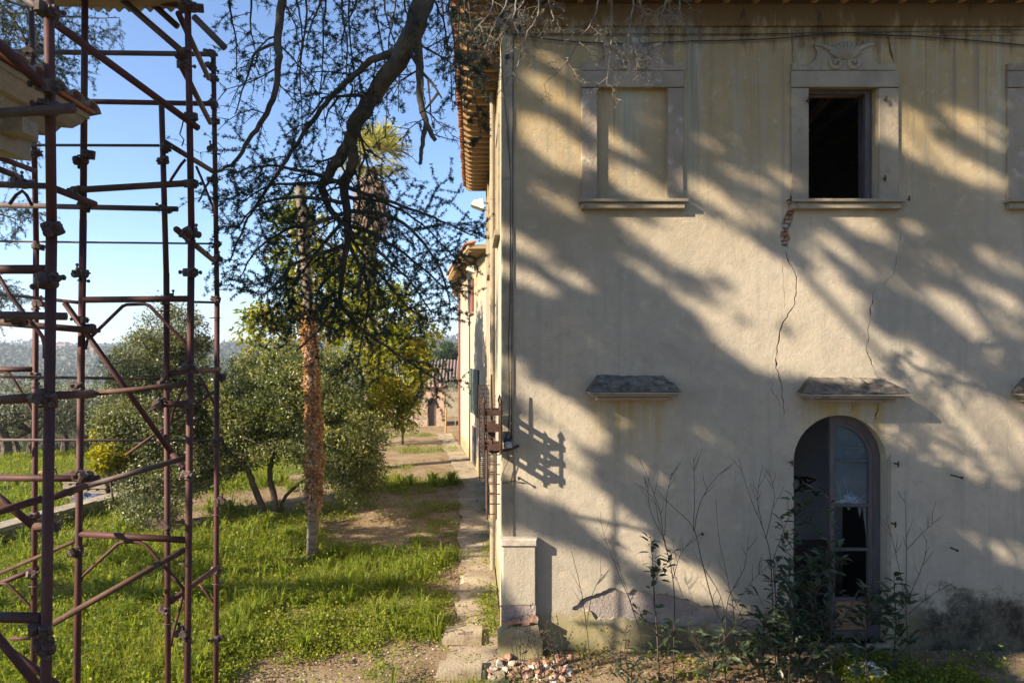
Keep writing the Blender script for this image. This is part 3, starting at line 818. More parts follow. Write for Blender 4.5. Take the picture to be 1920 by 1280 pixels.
# roof: eaves with boards, rafters and the edge of the tiles
ov = 0.66
mb = MB()
mb.box(((XC - ov + XR) / 2, (9.5 - ov + YB + 0.3) / 2, ZT + 0.145), (XR - XC + ov - 0.002, YB + 0.3 - 9.5 + ov, 0.03))
roof = mb.build('roof', M['soffit'], villa)
mb = MB()
cx_, cy_ = XC - ov - 0.04, 9.5 - ov - 0.04
mb.add([(cx_, cy_, ZT + 0.2), (XR + .5, cy_, ZT + 0.2), (XR + .5, YB + .35, ZT + 0.2), (cx_, YB + .35, ZT + 0.2), (cx_ + 5, cy_ + 5, ZT + 2), (XR - 4, cy_ + 5, ZT + 2)],
       [(0, 1, 5, 4), (0, 4, 3), (1, 2, 5), (4, 5, 2, 3), (0, 3, 2, 1)])
mb.build('roof_slope', M['tile'], roof)
raf = None
k = 0; y = 9.5 - ov + 0.12
while y < YB + 0.25:
    if raf is None:
        m_ = MB(); m_.add([(-ov + 0.02, -0.034, 0.06), (-ov + 0.02, 0.034, 0.06), (0.0, 0.034, 0), (0.0, -0.034, 0), (-ov + 0.02, -0.034, 0.125), (-ov + 0.02, 0.034, 0.125), (0.0, 0.034, 0.125), (0.0, -0.034, 0.125), (-ov + 0.10, -0.034, 0.0), (-ov + 0.10, 0.034, 0.0)],
                          [(0, 8, 9, 1), (8, 3, 2, 9), (4, 5, 6, 7), (0, 4, 7, 3, 8), (1, 9, 2, 6, 5), (0, 1, 5, 4), (3, 7, 6, 2)])
        raf = m_.build('rafter', M['timber'], None); raf.parent = roof
    else:
        c = raf.copy(); COL.objects.link(c); c.parent = roof
        if k: pass
    o = raf if k == 0 else c
    o.location = (XC - 0.004, y, ZT + 0.002); k += 1; y += 0.405
x = XC + 0.25
while x < 10.5:
    c = raf.copy(); COL.objects.link(c); c.parent = roof; c.location = (x, 9.496, ZT + 0.002); c.rotation_euler = (0, 0, math.pi / 2); x += 0.405
tl = None
def half_tile(r=0.085, L=0.34, th=0.014):
    m_ = MB(); n = 6; vs = []; fs = []
    for e, (yy_, rr) in enumerate(((0, r), (L, r * 0.85))):
        for a in np.linspace(0, math.pi, n + 1):
            vs.append((yy_, math.cos(a) * rr, math.sin(a) * rr * 0.8))
        for a in np.linspace(0, math.pi, n + 1):
            vs.append((yy_, math.cos(a) * (rr - th), math.sin(a) * (rr - th) * 0.8))
    q = n + 1
    for i in range(n):
        fs += [(i, i + 1, 2 * q + i + 1, 2 * q + i), (q + i, 3 * q + i, 3 * q + i + 1, q + i + 1), (i, q + i, q + i + 1, i + 1)]
    m_.add(vs, fs); return m_
tm = half_tile()
y = 9.5 - ov
k = 0
while y < YB + 0.3:
    if tl is None:
        tl = tm.build('roof_tile', M['tile'], None); tl.parent = roof; o = tl
    else:
        o = tl.copy(); COL.objects.link(o); o.parent = roof
    o.location = (XC - ov - 0.085 + random.uniform(-0.015, 0.015), y, ZT + 0.17 + random.uniform(-.008, .008)); o.rotation_euler = (0, -0.28, random.uniform(-.05, .05)); y += 0.19
for k in range(46):
    o = tl.copy(); COL.objects.link(o); o.parent = roof; o.location = (XC - 0.5 + k * 0.19, 9.5 - ov - 0.085, ZT + 0.17); o.rotation_euler = (0, -0.28, math.pi / 2)

# things on the side wall: window frames, sills, rain pipe, corner pilaster
def side_window(y0, y1, z0, z1, sh=True):
    mb = MB(); d = 0.04
    for a, b, c, e in ((y0 - 0.16, y0, z0, z1), (y1, y1 + 0.16, z0, z1), (y0 - 0.17, y1 + 0.17, z1 + .002, z1 + 0.2)):
        mb.box((XC - d / 2, (a + b) / 2, (c + e) / 2), (d, b - a, e - c))
    w = mb.build('side_window', M['stone_trim'], villa)
    MB().box((XC - 0.045, (y0 + y1) / 2, z0 - 0.05), (0.09, y1 - y0 + 0.42, 0.08)).build('sill', M['stone_trim'], w)
    if sh:
        for s, yy_ in ((-1, y0 - 0.34), (1, y1 + 0.34)):
            MB().box((XC - 0.05, yy_, (z0 + z1) / 2), (0.045, 0.5, z1 - z0), jit=0.004).build('shutter', M['shutter'], w)
    mb = MB(); mb.box((XC - 0.012, (y0 + y1) / 2, (z0 + z1) / 2), (0.02, y1 - y0 - .01, z1 - z0 - .01)); mb.build('closed_opening', M['plaster_side'], w)
for y0 in (11.0, 13.9, 16.8):
    side_window(y0, y0 + 1.0, 6.1, 7.75, False)
for y0 in (13.9, 16.8):
    side_window(y0, y0 + 1.0, 1.4, 3.2, y0 > 14)
mb = MB(); mb.tube([(XC - 0.07, 12.75, ZT - .02), (XC - 0.07, 12.75, 0.1)], 0.05, 8)
for zq in (1, 3, 5, 7): mb.tube([(XC - 0.07, 12.75, zq), (XC - 0.07, 12.75, zq + 0.05)], 0.06, 8)
mb.build('rain_pipe', M['stone_trim'], villa)
for (a, b, d) in ((9.50, 10.02, 0.035), (10.25, 10.33, 0.02), (15.4, 15.75, 0.05), (18.6, 18.95, 0.05), (YB - 0.4, YB, 0.05)):
    mb = MB(); mb.box((XC - d / 2, (a + b) / 2, ZT / 2), (d, b - a - .002, ZT - 0.02)); mb.build('pilaster', M['plaster_side'], villa)

# floodlights bracketed to the house
def floodlight(loc, s, label, rz=0.0):
    t = thing('floodlight', label, 'floodlight', loc, rz=rz)
    mb = MB(); mb.add([(-.42, -.14, -.02), (-.42, .14, -.02), (-.10, .16, -.14), (-.10, -.16, -.14), (-.36, -.1, .09), (-.36, .1, .09), (-.14, .12, .13), (-.14, -.12, .13)],
                      [(3, 2, 1, 0), (4, 5, 6, 7), (0, 1, 5, 4), (1, 2, 6, 5), (2, 3, 7, 6), (3, 0, 4, 7)])
    for v in range(len(mb.v)): mb.v[v] = tuple(c * s for c in mb.v[v])
    h = mb.build('housing', M['white_trim'], None); h.parent = t
    mb = MB(); mb.add([tuple(c * s for c in v) for v in [(-.40, -.12, -.045), (-.40, .12, -.045), (-.12, .14, -.15), (-.12, -.14, -.15)]], [(3, 2, 1, 0)]); g = mb.build('lens', M['lens'], None); g.parent = t
    mb = MB(); mb.tube([(0, 0, 0.03 * s), (-0.12 * s, 0, 0.05 * s), (-0.25 * s, 0, .05 * s)], 0.022 * s, 6); b = mb.build('bracket', M['white_trim'], None); b.parent = t
    return t
floodlight((XC - 0.05, 17.2, H + (CY - 384) / F * 17.2), 1.05, 'boxy floodlight jutting into the sky from the side wall below the eaves end')
floodlight((0.13, 23.4, H + (CY - 505) / F * 23.4), 0.95, 'floodlight on the pale rear wing below its curved eave')

# iron lantern cage and ladder-like grilles fixed to the house corner
g = thing('iron_cage', 'rusty iron cage with pointed finials and three bands hung at the house corner', 'iron cage', (0.25, 9.3, 2.9))
cxs = (0.135, 0.355); cys = (9.02, 9.36)
mb = MB()
for x in cxs:
    for yy_ in cys:
        mb.tube([(x, yy_, WZ(842)), (x, yy_, WZ(752)), ], 0.016, 6)
        mb.tube([(x, yy_, WZ(754)), (x, yy_, WZ(750)), (x, yy_, WZ(747)), (x, yy_, WZ(738))], [0.016, 0.03, 0.026, 0.004], 6)
child(mb.build('post', M['iron']), g)
for py in (768, 797, 829):
    z0 = WZ(py); mb = MB()
    for x in cxs: mb.box((x, sum(cys) / 2, z0), (0.02, cys[1] - cys[0] + 0.06, 0.075))
    for yy_ in cys: mb.box((sum(cxs) / 2, yy_, z0 + 0.001), (cxs[1] - cxs[0] + 0.06, 0.02, 0.072))
    child(mb.build('band', M['iron']), g)
mb = MB(); mb.tube([(0.24, 9.19, WZ(842)), (0.24, 9.19, WZ(790)), (0.24, 9.19, WZ(700))], [0.03, 0.02, 0.012], 6); mb.tube([(0.24, 9.19, WZ(842)), (0.5, 9.30, WZ(838)), (0.62, 9.5, WZ(836))], 0.02, 6)
mb.box((0.24, 9.19, WZ(800)), (0.1, 0.1, 0.22))
child(mb.build('bracket', M['iron']), g)
def grille(label, x0, x1, yy0, yy1, z0, z1, n, loc):
    t = thing('window_grille', label, 'window grille', loc)
    for x, yq in ((x0, yy0), (x1, yy0), (x0, yy1)):
        mb = MB(); mb.tube([(x, yq, z0), (x, yq, z1)], 0.013, 5); child(mb.build('upright', M['iron']), t)
    for k in range(n):
        zq = z0 + (z1 - z0) * (k + 0.5) / n
        mb = MB(); mb.tube([(x1, yy0, zq), (x0, yy0, zq), (x0, yy1, zq), (XC, yy1, zq)], 0.009, 5); child(mb.build('bar', M['iron']), t)
    return t
grille('narrow ladder-like iron grille on the side wall below the finial cage', 0.195, 0.325, 9.85, 10.5, WZ(985) , WZ(842), 7, (0.3, 9.9, 1.4))
grille('tall rusty ladder-like grille further along the sunlit side wall', 0.11, 0.24, 12.9, 13.6, H + (CY - 900) / F * 12.9, H + (CY - 722) / F * 12.9, 22, (0.2, 12.9, 2.0))

# lamp head with loops of cable at the corner
t = thing('corner_lamp', 'small white glass lamp head with loose black cables on the house corner', 'lamp', (0.47, 9.40, WZ(832)))
mb = MB()
for a0, r0, a1, r1 in ((-.10, .03, -.07, .06), (-.07, .06, 0, .06), (0, .06, .04, .045)):
    mb.tube([(0, a0, 0), (0, a1, -0.01)], [r0, r1], 10)
o = mb.build('glass_globe', M['white_trim'], None, True); o.parent = t
mb = MB(); mb.box((0, 0.05, 0.07), (0.09, 0.09, 0.12), Matrix.Rotation(0.5, 3, 'Y')); o = mb.build('housing', M['cable'], None); o.parent = t
def cable(label, pts, r=0.006, cat='cable', group=None, nm='wall_cable'):
    mb = MB(); mb.tube(pts, r, 5); return tag(mb.build(nm, M['cable'], None, True), label, cat, group)
def sag(a, b, n, s, amp=0.0):
    return [a.lerp(b, i / n) + Vector((random.uniform(-amp, amp), 0, -s * 4 * (i / n) * (1 - i / n))) for i in range(n + 1)]
cable('straight conduit line running down the front wall beside the corner strip', [W(962, 68, 0.02), W(961, 300, 0.02), W(960, 560, 0.02), W(959, 822, 0.02)], 0.007)
cable('slack cable dropping beside the conduit from the eaves to the corner lamp', [W(938, 70, 0.06), W(943, 160, 0.05), W(952, 250, 0.03), W(957, 330, 0.02), W(956, 560, 0.03), W(953, 640, 0.02), W(955, 760, 0.02), W(952, 822, 0.04)], 0.006)
cable('black cable loop drooping below the corner lamp', [W(950, 838, 0.06), W(953, 860, 0.08), W(944, 880, 0.09), W(939, 895, 0.1), W(942, 905, 0.05), W(960, 900, 0.03), W(985, 905, 0.01)], 0.005)
pts = sag(W(952, 66, 0.05), W(1230, 82, 0.03), 8, 0.06) + sag(W(1300, 79, 0.03), W(1580, 64, 0.05), 8, 0.03) + sag(W(1640, 68, 0.04), W(1925, 88, 0.03), 8, -0.02) + [W(2200, 80, 0.03)]
cable('long black cable sagging across the top of the front wall', pts, 0.009)
cable('thin taut cable running level under the brown frieze', [W(950, 66, 0.035), W(1400, 66, 0.03), W(1920, 58, 0.03), W(2200, 55, 0.03)], 0.005)
t = thing('wall_box', 'tiny black junction box high on the front wall near the corner', 'junction box', tuple(W(951, 108, 0.03)))
MB().box((0, 0, 0), (0.06, 0.05, 0.05)).build('box', M['cable'], None).parent = t
mb = MB(); mb.tube([(0, 0, -.03), (-.02, 0, -.09), (-.03, 0, -.12)], 0.005, 4); mb.build('lead', M['cable'], None).parent = t

# ------------------------------------------------------------------ rear wing of the house
wing = thing('rear_wing', 'sunlit cream rear wing with a jutting eave beyond the side wall', 'building', (0, 25, 0))
wp = [(0.40, 20.95), (-0.57, 29.7), (-0.60, 40.0), (12, 40.0), (12, 20.95)]
ZW = 7.3
mb = MB(); n = len(wp)
mb.add([(x, y, -1) for x, y in wp] + [(x, y, ZW) for x, y in wp], [(k, k + n, (k + 1) % n + n, (k + 1) % n) for k in range(n)])
child(mb.build('wall', M['plaster_side']), wing)
op = [(-0.18, 21.0), (-0.72, 25.5), (-1.12, 29.9), (-1.15, 40.5), (12, 40.5), (12, 21.0)]
n = len(op)
mb = MB(); mb.add([(x, y, ZW) for x, y in op] + [(x, y, ZW + 0.10) for x, y in op], [tuple(range(n))[::-1], tuple(range(n, 2 * n))] + [(k, (k + 1) % n, (k + 1) % n + n, k + n) for k in range(n)])
wr = child(mb.build('roof', M['plank']), wing)
mb = MB(); mb.add([(x, y, ZW + 0.101) for x, y in op] + [(4, 27, ZW + 1.3), (4, 36, ZW + 1.3)], [(0, 1, 6), (1, 2, 6), (2, 3, 7, 6), (3, 4, 7), (4, 5, 6, 7), (5, 0, 6)])
child(mb.build('roof_slope', M['tile']), wr)
for k in range(26):
    t_ = k / 25; yq = 21.2 + 8.5 * t_
    xi = 0.40 - 0.111 * (yq - 20.95); xo = xi - 0.55
    mb = MB(); mb.box(((xi + xo) / 2, yq, ZW - 0.045), (0.55, 0.09, 0.085)); child(mb.build('rafter', M['timber']), wr)
for k in range(48):
    yq = 21.0 + 8.9 * k / 47; xo = -0.18 - 0.94 * (yq - 21.0) / 8.9 - 0.08
    mb = half_tile(0.09, 0.36); o = mb.build('roof_tile', M['tile'], None); o.parent = wr; o.location = (xo, yq, ZW + 0.12); o.rotation_euler = (0, -0.25, 0.1)
def wing_pt(t, out=0.0): 
    n_ = Vector((-1, -0.111, 0)).normalized(); return Vector((0.40 - 0.111 * t, 20.95 + t, 0)) + n_ * out
wrot = math.atan2(0.111, 1.0)
def wing_box(name, t0, t1, z0, z1, d, m, parent, out=0.0):
    c = wing_pt((t0 + t1) / 2, out + d / 2); mb = MB(); mb.box((c.x, c.y, (z0 + z1) / 2), (d, t1 - t0, z1 - z0), Matrix.Rotation(wrot, 3, 'Z'))
    return child(mb.build(name, m), parent)
ww = wing_box('window', 3.6, 5.1, 5.6, 6.65, 0.03, M['red_frame'], wing)
wing_box('sill', 3.45, 5.25, 5.48, 5.56, 0.10, M['stone_trim'], ww)
wing_box('frame', 3.45, 3.59, 5.57, 6.75, 0.07, M['red_frame'], ww)
ww = wing_box('window', 2.6, 3.9, 1.9, 3.5, 0.03, M['shutter'], wing)
wing_box('shutter', 3.95, 4.6, 1.9, 3.5, 0.06, M['shutter'], ww); wing_box('shutter', 1.9, 2.55, 1.9, 3.5, 0.06, M['shutter'], ww)
wing_box('cellar_door', 2.9, 3.9, 0.1, 1.45, 0.03, M['door_wood'], wing)
mb = MB(); mb.tube([(-0.62, 29.75, ZW), (-0.62, 29.75, 0)], 0.05, 6); child(mb.build('rain_pipe', M['red_frame']), wing)
mb = MB(); mb.box((-0.66, 31.2, 5.6), (0.05, 0.55, 1.6)); child(mb.build('shutter', M['timber']), wing)

# ------------------------------------------------------------------ setting: path and garden wall
def build_path():
    xs = np.linspace(-0.34, 0.40, 9); ys = np.linspace(7.5, 34, 190)
    Xg, Yg = np.meshgrid(xs, ys, indexing='ij')
    Xg = Xg + np.where(Xg < -0.3, 0.16 * (fbm(Yg * 1.3, Yg * 0 + 3, 4, 3) - 0.5) * 2, 0)
    off = np.where(Yg > 21, -0.115 * (Yg - 21), 0)
    Xg = Xg + off
    z = gz(Xg, Yg) + 0.025 + 0.05 * (fbm(Xg * 2.5, Yg * 2.5, 8, 4) - 0.5)
    v = np.stack([Xg, Yg, z], -1).reshape(-1, 3); ny = len(ys)
    i, j = np.meshgrid(np.arange(len(xs) - 1), np.arange(ny - 1), indexing='ij')
    q = np.stack([i * ny + j, (i + 1) * ny + j, (i + 1) * ny + j + 1, i * ny + j + 1], -1).reshape(-1, 4)
    tag(link('path', np_mesh('path', v, q, None, True), M['concrete']), kind='structure')
build_path()
for k, (px, py, w, d, lab) in enumerate(((862, 1262, 0.62, 0.42, 'broken pale concrete slab at the very front of the path'), (868, 1198, 0.60, 0.5, 'worn slab with a reddish hollow across the path near the buttress'))):
    Y = H * F / (py - CY); x = (px - CX) / F * Y
    t = thing('concrete_slab', lab, 'slab', (x, Y, gzs(x, Y) + 0.03), rz=0.05)
    mb = MB(); mb.add([(-w / 2, -d / 2, 0), (w / 2 - .05, -d / 2 - .03, 0), (w / 2, d / 2, 0), (-w / 2 + .06, d / 2 - .02, 0), (-w / 2, -d / 2, .07), (w / 2 - .05, -d / 2 - .03, .06), (w / 2, d / 2, .065), (-w / 2 + .06, d / 2 - .02, .075)],
                      [(3, 2, 1, 0), (4, 5, 6, 7), (0, 1, 5, 4), (1, 2, 6, 5), (2, 3, 7, 6), (3, 0, 4, 7)])
    mb.build('slab', M['concrete'], None).parent = t
    if k: 
        mb = MB(); mb.box((0.03, -0.02, 0.075), (0.2, 0.07, 0.02), Matrix.Rotation(0.12, 3, 'Z'), 0.02); mb.build('broken_tile', M['tile_old'], None).parent = t

gw = thing('garden_wall', 'low stone garden wall with pale coping at the edge of the lawn', 'wall', (-10, 16, 0))
a, b = Vector((-11.3, 11.2, 0)), Vector((-8.6, 21.6, 0))
L = (b - a).length; d = (b - a).normalized(); nrm = Vector((d.y, -d.x, 0)); ang = math.atan2(d.y, d.x)
mb = MB(); m_ = (a + b) / 2; mb.box((m_.x, m_.y, 0.0), (L, 0.34, 0.56), Matrix.Rotation(ang, 3, 'Z')); child(mb.build('wall_core', M['oldwall']), gw)
s = 0
while s < L:
    l = random.uniform(0.7, 1.1); c = a + d * (s + l / 2)
    mb = MB(); mb.box((c.x, c.y, 0.335 + random.uniform(-.012, .012)), (l - 0.02, 0.46, 0.09), Matrix.Rotation(ang + random.uniform(-.01, .01), 3, 'Z'), 0.012)
    child(mb.build('coping_stone', M['oldwall']), gw); s += l
for row in range(2):
    s = random.uniform(0, .2)
    while s < L:
        l = random.uniform(0.22, 0.5); c = a + d * (s + l / 2) + nrm * 0.175
        mb = MB(); mb.box((c.x, c.y, 0.06 + row * 0.15), (l - 0.025, 0.04, 0.125), Matrix.Rotation(ang, 3, 'Z'), 0.012)
        child(mb.build('stone', M['oldwall']), gw); s += l

# ------------------------------------------------------------------ scaffold
scf = thing('scaffold', 'tall rusty purple-brown tube scaffold in the left foreground', 'scaffold', (-2.8, 5.0, 0))
PIPE = 0.024
def pole(pts, r=PIPE, name='standard', m='rust', bend=False):
    mb = MB(); V = [P(*p) for p in pts]
    mb.tube(V, r, 10)
    if name in ('ledger', 'brace', 'putlog', 'tie_rod'): m = random.choice(('rust', 'rust', 'rust_brown', 'rust_grey'))
    return child(mb.build(name, M[m], None, True), scf)
YA, YB_, YC, YD, YE, YF = 3.35, 6.2, 5.0, 5.75, 5.0, 6.7
def to_ground(px0, py0, px1, py1, Y):
    """last point moved on along the line until it reaches the soil"""
    pz = CY + H * F / Y
    return (px0 + (px1 - px0) * (pz - py0) / (py1 - py0), pz, Y)
pole([(90, -120, YA), (97, 432, YA)]); pole([(96.8, 425, YA), to_ground(96.8, 425, 86, 1280, YA)], .0256)
pole([(57, -80, YB_), (68, 460, YB_)]); pole([(67.8, 452, YB_), to_ground(67.8, 452, 63, 1280, YB_)], .0256)
pole([(160, -100, YC), (156, 420, YC)]); pole([(156, 412, YC), to_ground(156, 412, 144, 1280, YC)], .0256)
pole([(303, 197, YD), (312, 520, YD)]); pole([(312, 512, YD), to_ground(312, 512, 315, 1280, YD)], .0256)
pole([(350, -100, YE), (359, 430, YE)]); pole([(359, 422, YE), to_ground(359, 422, 351, 1280, YE)], .0256)
pole([(400, 96, YF), (407, 560, YF)]); pole([(407, 552, YF), to_ground(407, 552, 405, 1280, YF)], .0256)
# ledgers, transoms and braces: (x0,y0,Y0, x1,y1,Y1, radius, kind)
T, R_, K = PIPE, 0.010, 0.016
tubes = [
    (18, 97, 6.4, 402, 102, YF - .05, T, 'ledger'), (140, 190, 6.3, 406, 195, YF - .05, T, 'ledger'),
    (-30, 272, 6.0, 298, 273, YD, R_ + .002, 'tie_rod'), (133, 357, YC - .05, 362, 343, YE - .05, T, 'ledger'),
    (-40, 384, 6.2, 332, 392, YD + .05, T, 'ledger'), (-40, 452, 6.1, 402, 457, YF, R_, 'tie_rod'),
    (-60, 505, 3.5, 92, 505, YA + .03, T, 'ledger'), (-40, 547, 5.7, 146, 567, YC, R_ + .003, 'tie_rod'), (364, 566, 6.4, 402, 567, YF, R_ + .002, 'tie_rod'),
    (156, 562, YC, 358, 560, YE, T, 'transom'), (-40, 590, 4.0, 125, 593, 4.1, T, 'ledger'), (-40, 601, 4.8, 180, 620, YC - .06, T, 'ledger'),
    (121, 567, YC - .1, 323, 851, 5.2, 0.021, 'brace'), (323, 851, 5.2, 359, 893, 5.0, 0.021, 'brace'),
    (-40, 693, 6.2, 69, 692, YB_, T, 'transom'), (-40, 706, 6.0, 312, 710, YD, R_ + .002, 'tie_rod'),
    (-40, 752, 3.5, 86, 744, YA + .05, T, 'ledger'), (106, 741, 4.2, 176, 738, 4.9, 0.026, 'ledger'), (172, 738, 4.9, 356, 719, YE, 0.018, 'ledger'),
    (318, 700, YD, 411, 692, YF, T, 'transom'), (288, 757, 4.9, 350, 757, 4.9, T, 'putlog'), (-40, 824, 6.0, 410, 826, YF, R_ + .002, 'tie_rod'),
    (236, 853, 5.9, 403, 733, YF - .1, 0.013, 'brace'), (-40, 895, 4.9, 186, 897, 4.9, T, 'ledger'),
    (-50, 972, 4.0, 78, 935, 4.3, T, 'ledger'), (98, 932, 4.4, 160, 911, 4.7, T, 'ledger'), (155, 913, 4.75, 352, 857, 5.05, 0.02, 'ledger'),
    (-40, 900, 4.6, 63, 986, 4.6, T, 'brace'), (63, 986, 4.6, 102, 987, 4.6, T, 'brace'),
    (150, 1000, YC, 349, 1012, YE, T, 'transom'), (-40, 1091, 6.0, 140, 1014, 5.1, 0.016, 'brace'),
    (-40, 1110, 6.3, 70, 1064, YB_, T, 'transom'), (98, 1169, 4.6, 348, 1029, 5.0, 0.021, 'brace'), (320, 1127, YD, 411, 1061, YF, T, 'transom'),
    (-60, 1155, 3.5, 78, 1158, YA, T + .003, 'ledger'), (-40, 1150, 4.0, 75, 1290, 4.0, T, 'brace'), (20, 1196, 6.2, 60, 1196, YB_, 0.014, 'tie_rod'),
    (-20, 1190, 4.4, 110, 1285, 4.4, 0.02, 'brace'),
    (92, 36, 3.9, 371, 240, YE, T, 'brace'), (-30, 55, 3.1, 79, 160, 3.25, T, 'brace'), (-60, 217, 3.3, 138, 203, 3.25, T, 'ledger'),
    (20, -25, 3.6, 98, 36, 3.5, T, 'ledger'), (215, -12, 5.1, 345, 100, 4.95, T, 'brace'), (200, -8, 5.2, 334, 8, 5.1, T, 'ledger'),
    (335, 26, 5.1, 391, 147, 6.5, T, 'brace'), (364, 32, 5.0, 422, 90, 5.0, T, 'putlog'), (339, 122, 5.1, 394, 230, 6.5, T, 'brace'),
    (308, 266, YD, 400, 322, YF, T, 'transom'), (284, 6, 5.2, 333, 50, 5.2, T, 'putlog'), (331, 430, 5.0, 400, 488, 6.6, T, 'putlog'),
    (-30, 285, 5.6, 67, 321, YB_ - .05, T, 'ledger'), (-30, 306, 5.0, 30, 330, 5.3, T, 'ledger'), (-30, 345, 5.0, 90, 349, 5.2, T, 'ledger'),
    (106, 355, 4.6, 178, 383, YC - .05, T, 'ledger'),
]
for t_ in tubes:
    pole([t_[0:3], t_[3:6]], t_[6], t_[7])
curved = [
    [(160, 655), (161, 648), (164, 638), (230, 574), (238, 571), (272, 570), (280, 573), (345, 640), (350, 650), (352, 675)],
    [(151, 1090), (154, 1080), (222, 1018), (232, 1015), (262, 1016), (274, 1022), (300, 1052), (342, 1100), (347, 1112), (348, 1125)],
    [(-10, 505), (20, 555), (70, 618), (80, 632), (84, 648), (84, 672)],
    [(0, 697), (16, 699), (24, 708), (56, 762), (62, 775), (63, 790)],
    [(373, 706), (380, 715), (402, 758), (408, 775), (408, 800)], [(352, 705), (340, 735), (325, 770), (321, 790)],
    [(374, 1094), (382, 1104), (402, 1132), (405, 1150)], [(345, 1100), (340, 1130), (324, 1190), (321, 1210)],
    [(0, 1093), (14, 1094), (26, 1105), (56, 1135), (62, 1142)],
    [(368, 312), (378, 335), (398, 385), (402, 400)], [(348, 299), (340, 308), (322, 335), (315, 350)],
    [(18, 383), (30, 366), (42, 358), (50, 366), (60, 385)],
]
cy = [YC, YC, 4.2, YB_, YF, YD + .3, YF, YD + .3, YB_, YF, YD + .3, 5.2]
for pts, Y in zip(curved, cy):
    pole([(x, y, Y) for x, y in pts], 0.0125, 'corner_brace')
# clamps
def clamp_mesh():
    mb = MB()
    mb.tube([(0, 0, -.032), (0, 0, -.026), (0, 0, .026), (0, 0, .032)], [.029, .034, .034, .029], 10)
    mb.tube([(0, -.058, -.026), (0, -.058, .026)], [.030, .030], 8)
    mb.box((.036, 0, 0), (.035, .03, .045)); mb.box((-.038, -.03, 0), (.03, .045, .038))
    mb.tube([(.05, -.045, 0), (.05, .055, 0)], .0075, 6); mb.tube([(.05, .035, 0), (.05, .05, 0)], .014, 6)
    mb.tube([(-.09, -.05, .004), (-.03, -.05, .004)], .0075, 6); mb.tube([(-.085, -.05, .004), (-.07, -.05, .004)], .014, 6)
    return mb
cl0 = None
cl = [(95, 22, YA), (99, 28, 3.6), (93, 163, YA - .03), (97, 200, YA - .03), (88, 205, YA), (345, 12, YE), (362, 14, YE), (349, 103, YE), (352, 122, YE), (355, 222, YE), (396, 100, YF), (399, 128, YF), (399, 147, YF), (401, 196, YF), (400, 228, YF),
      (160, 290, YC), (158, 300, YC), (152, 356, YC), (157, 386, YC), (308, 277, YD), (310, 300, YD), (310, 392, YD), (361, 345, YE), (30, 340, 5.2), (45, 345, 5.2), (403, 280, YF), (404, 338, YF), (92, 430, YA), (95, 527, YA),
      (67, 461, YB_), (68, 570, YB_), (153, 511, YC), (156, 515, YC), (360, 511, YE), (358, 440, YE), (352, 434, YE), (404, 486, YF), (406, 460, YF), (152, 600, YC), (172, 616, YC), (28, 594, 4.2), (36, 602, 4.3), (95, 747, YA), (88, 745, YA), (167, 738, 4.9),
      (298, 757, 4.9), (352, 757, 4.95), (313, 718, YD), (409, 706, YF), (70, 705, YB_), (150, 724, YC), (155, 893, 4.9), (166, 893, 4.9), (95, 986, 4.3), (68, 966, YB_), (313, 986, YD), (408, 939, YF), (408, 1071, YF), (313, 1144, YD), (347, 1186, YE),
      (85, 1180, YA), (92, 1214, YA), (66, 1076, YB_), (68, 1166, YB_), (408, 1196, YF), (356, 893, YE), (149, 890, YC), (67, 288, YB_), (60, 97, YB_), (158, 190, YC), (147, 1030, YC), (314, 560, YD), (408, 562, YF), (357, 690, YE), (310, 824, YD), (408, 828, YF)]
for k, (px, py, Y) in enumerate(cl):
    if cl0 is None:
        cl0 = clamp_mesh().build('clamp', M['rust2'], None); o = cl0
    else:
        o = cl0.copy(); COL.objects.link(o)
    o.parent = scf; o.matrix_parent_inverse = scf.matrix_basis.inverted()
    o.location = P(px, py, Y - 0.01); o.rotation_euler = (random.uniform(-.3, .3), random.choice((0, 0, 0.5, -0.6, 1.57)), random.uniform(-2, 2)); o.scale = (.88, .88, random.uniform(.9, 1.15))
# locking rings of the frames
for (px, py, Y) in ((305, 303, YD), (403, 596, YF), (312, 583, YD), (358, 599, YE), (68, 724, YB_), (150, 1040, YC), (348, 1053, YE), (408, 963, YF), (408, 1092, YF), (315, 1166, YD), (66, 1096, YB_)):
    c = P(px, py, Y); mb = MB(); mb.tube([c + Vector((math.cos(a) * .05, math.sin(a) * .05, 0)) for a in np.linspace(0, 2 * math.pi, 14)], 0.005, 4, False)
    child(mb.build('locking_ring', M['rust2']), scf)
# dangling tie wire
mb = MB(); mb.tube([P(346, 215, 4.95), P(342, 235, 4.93), P(337, 252, 4.93), P(345, 262, 4.93), P(341, 274, 4.93)], 0.005, 4); child(mb.build('tie_wire', M['cable']), scf)
# boards and corrugated sheet lying on its top lift
for k, (a_, b_) in enumerate(((4.35, 4.58), (4.62, 4.86), (4.90, 5.14))):
    mb = MB(); mb.box(((-3.1 - 2.22) / 2, (a_ + b_) / 2, 6.80), (0.9 + 0.02 * k, b_ - a_, 0.045), jit=0.006)
    tag(mb.build('plank', M['plank']), ['nearest board of the deck on top of the scaffold', 'middle board of the deck on top of the scaffold', 'farthest board of the deck on top of the scaffold'][k], 'plank', 'boards lying on the scaffold')
vs = []; fs = []
nn = 60
for i in range(nn + 1):
    x = -2.98 + 0.8 * i / nn; zz_ = 6.85 + 0.016 * math.sin(i * 2 * math.pi / 6)
    vs += [(x, 4.3, zz_), (x + .02, 5.28, zz_ - .03), (x, 4.3, zz_ + .004), (x + .02, 5.28, zz_ - .026)]
for i in range(nn):
    a_ = i * 4; fs += [(a_, a_ + 1, a_ + 5, a_ + 4), (a_ + 2, a_ + 6, a_ + 7, a_ + 3), (a_ + 1, a_ + 3, a_ + 7, a_ + 5), (a_, a_ + 4, a_ + 6, a_ + 2)]
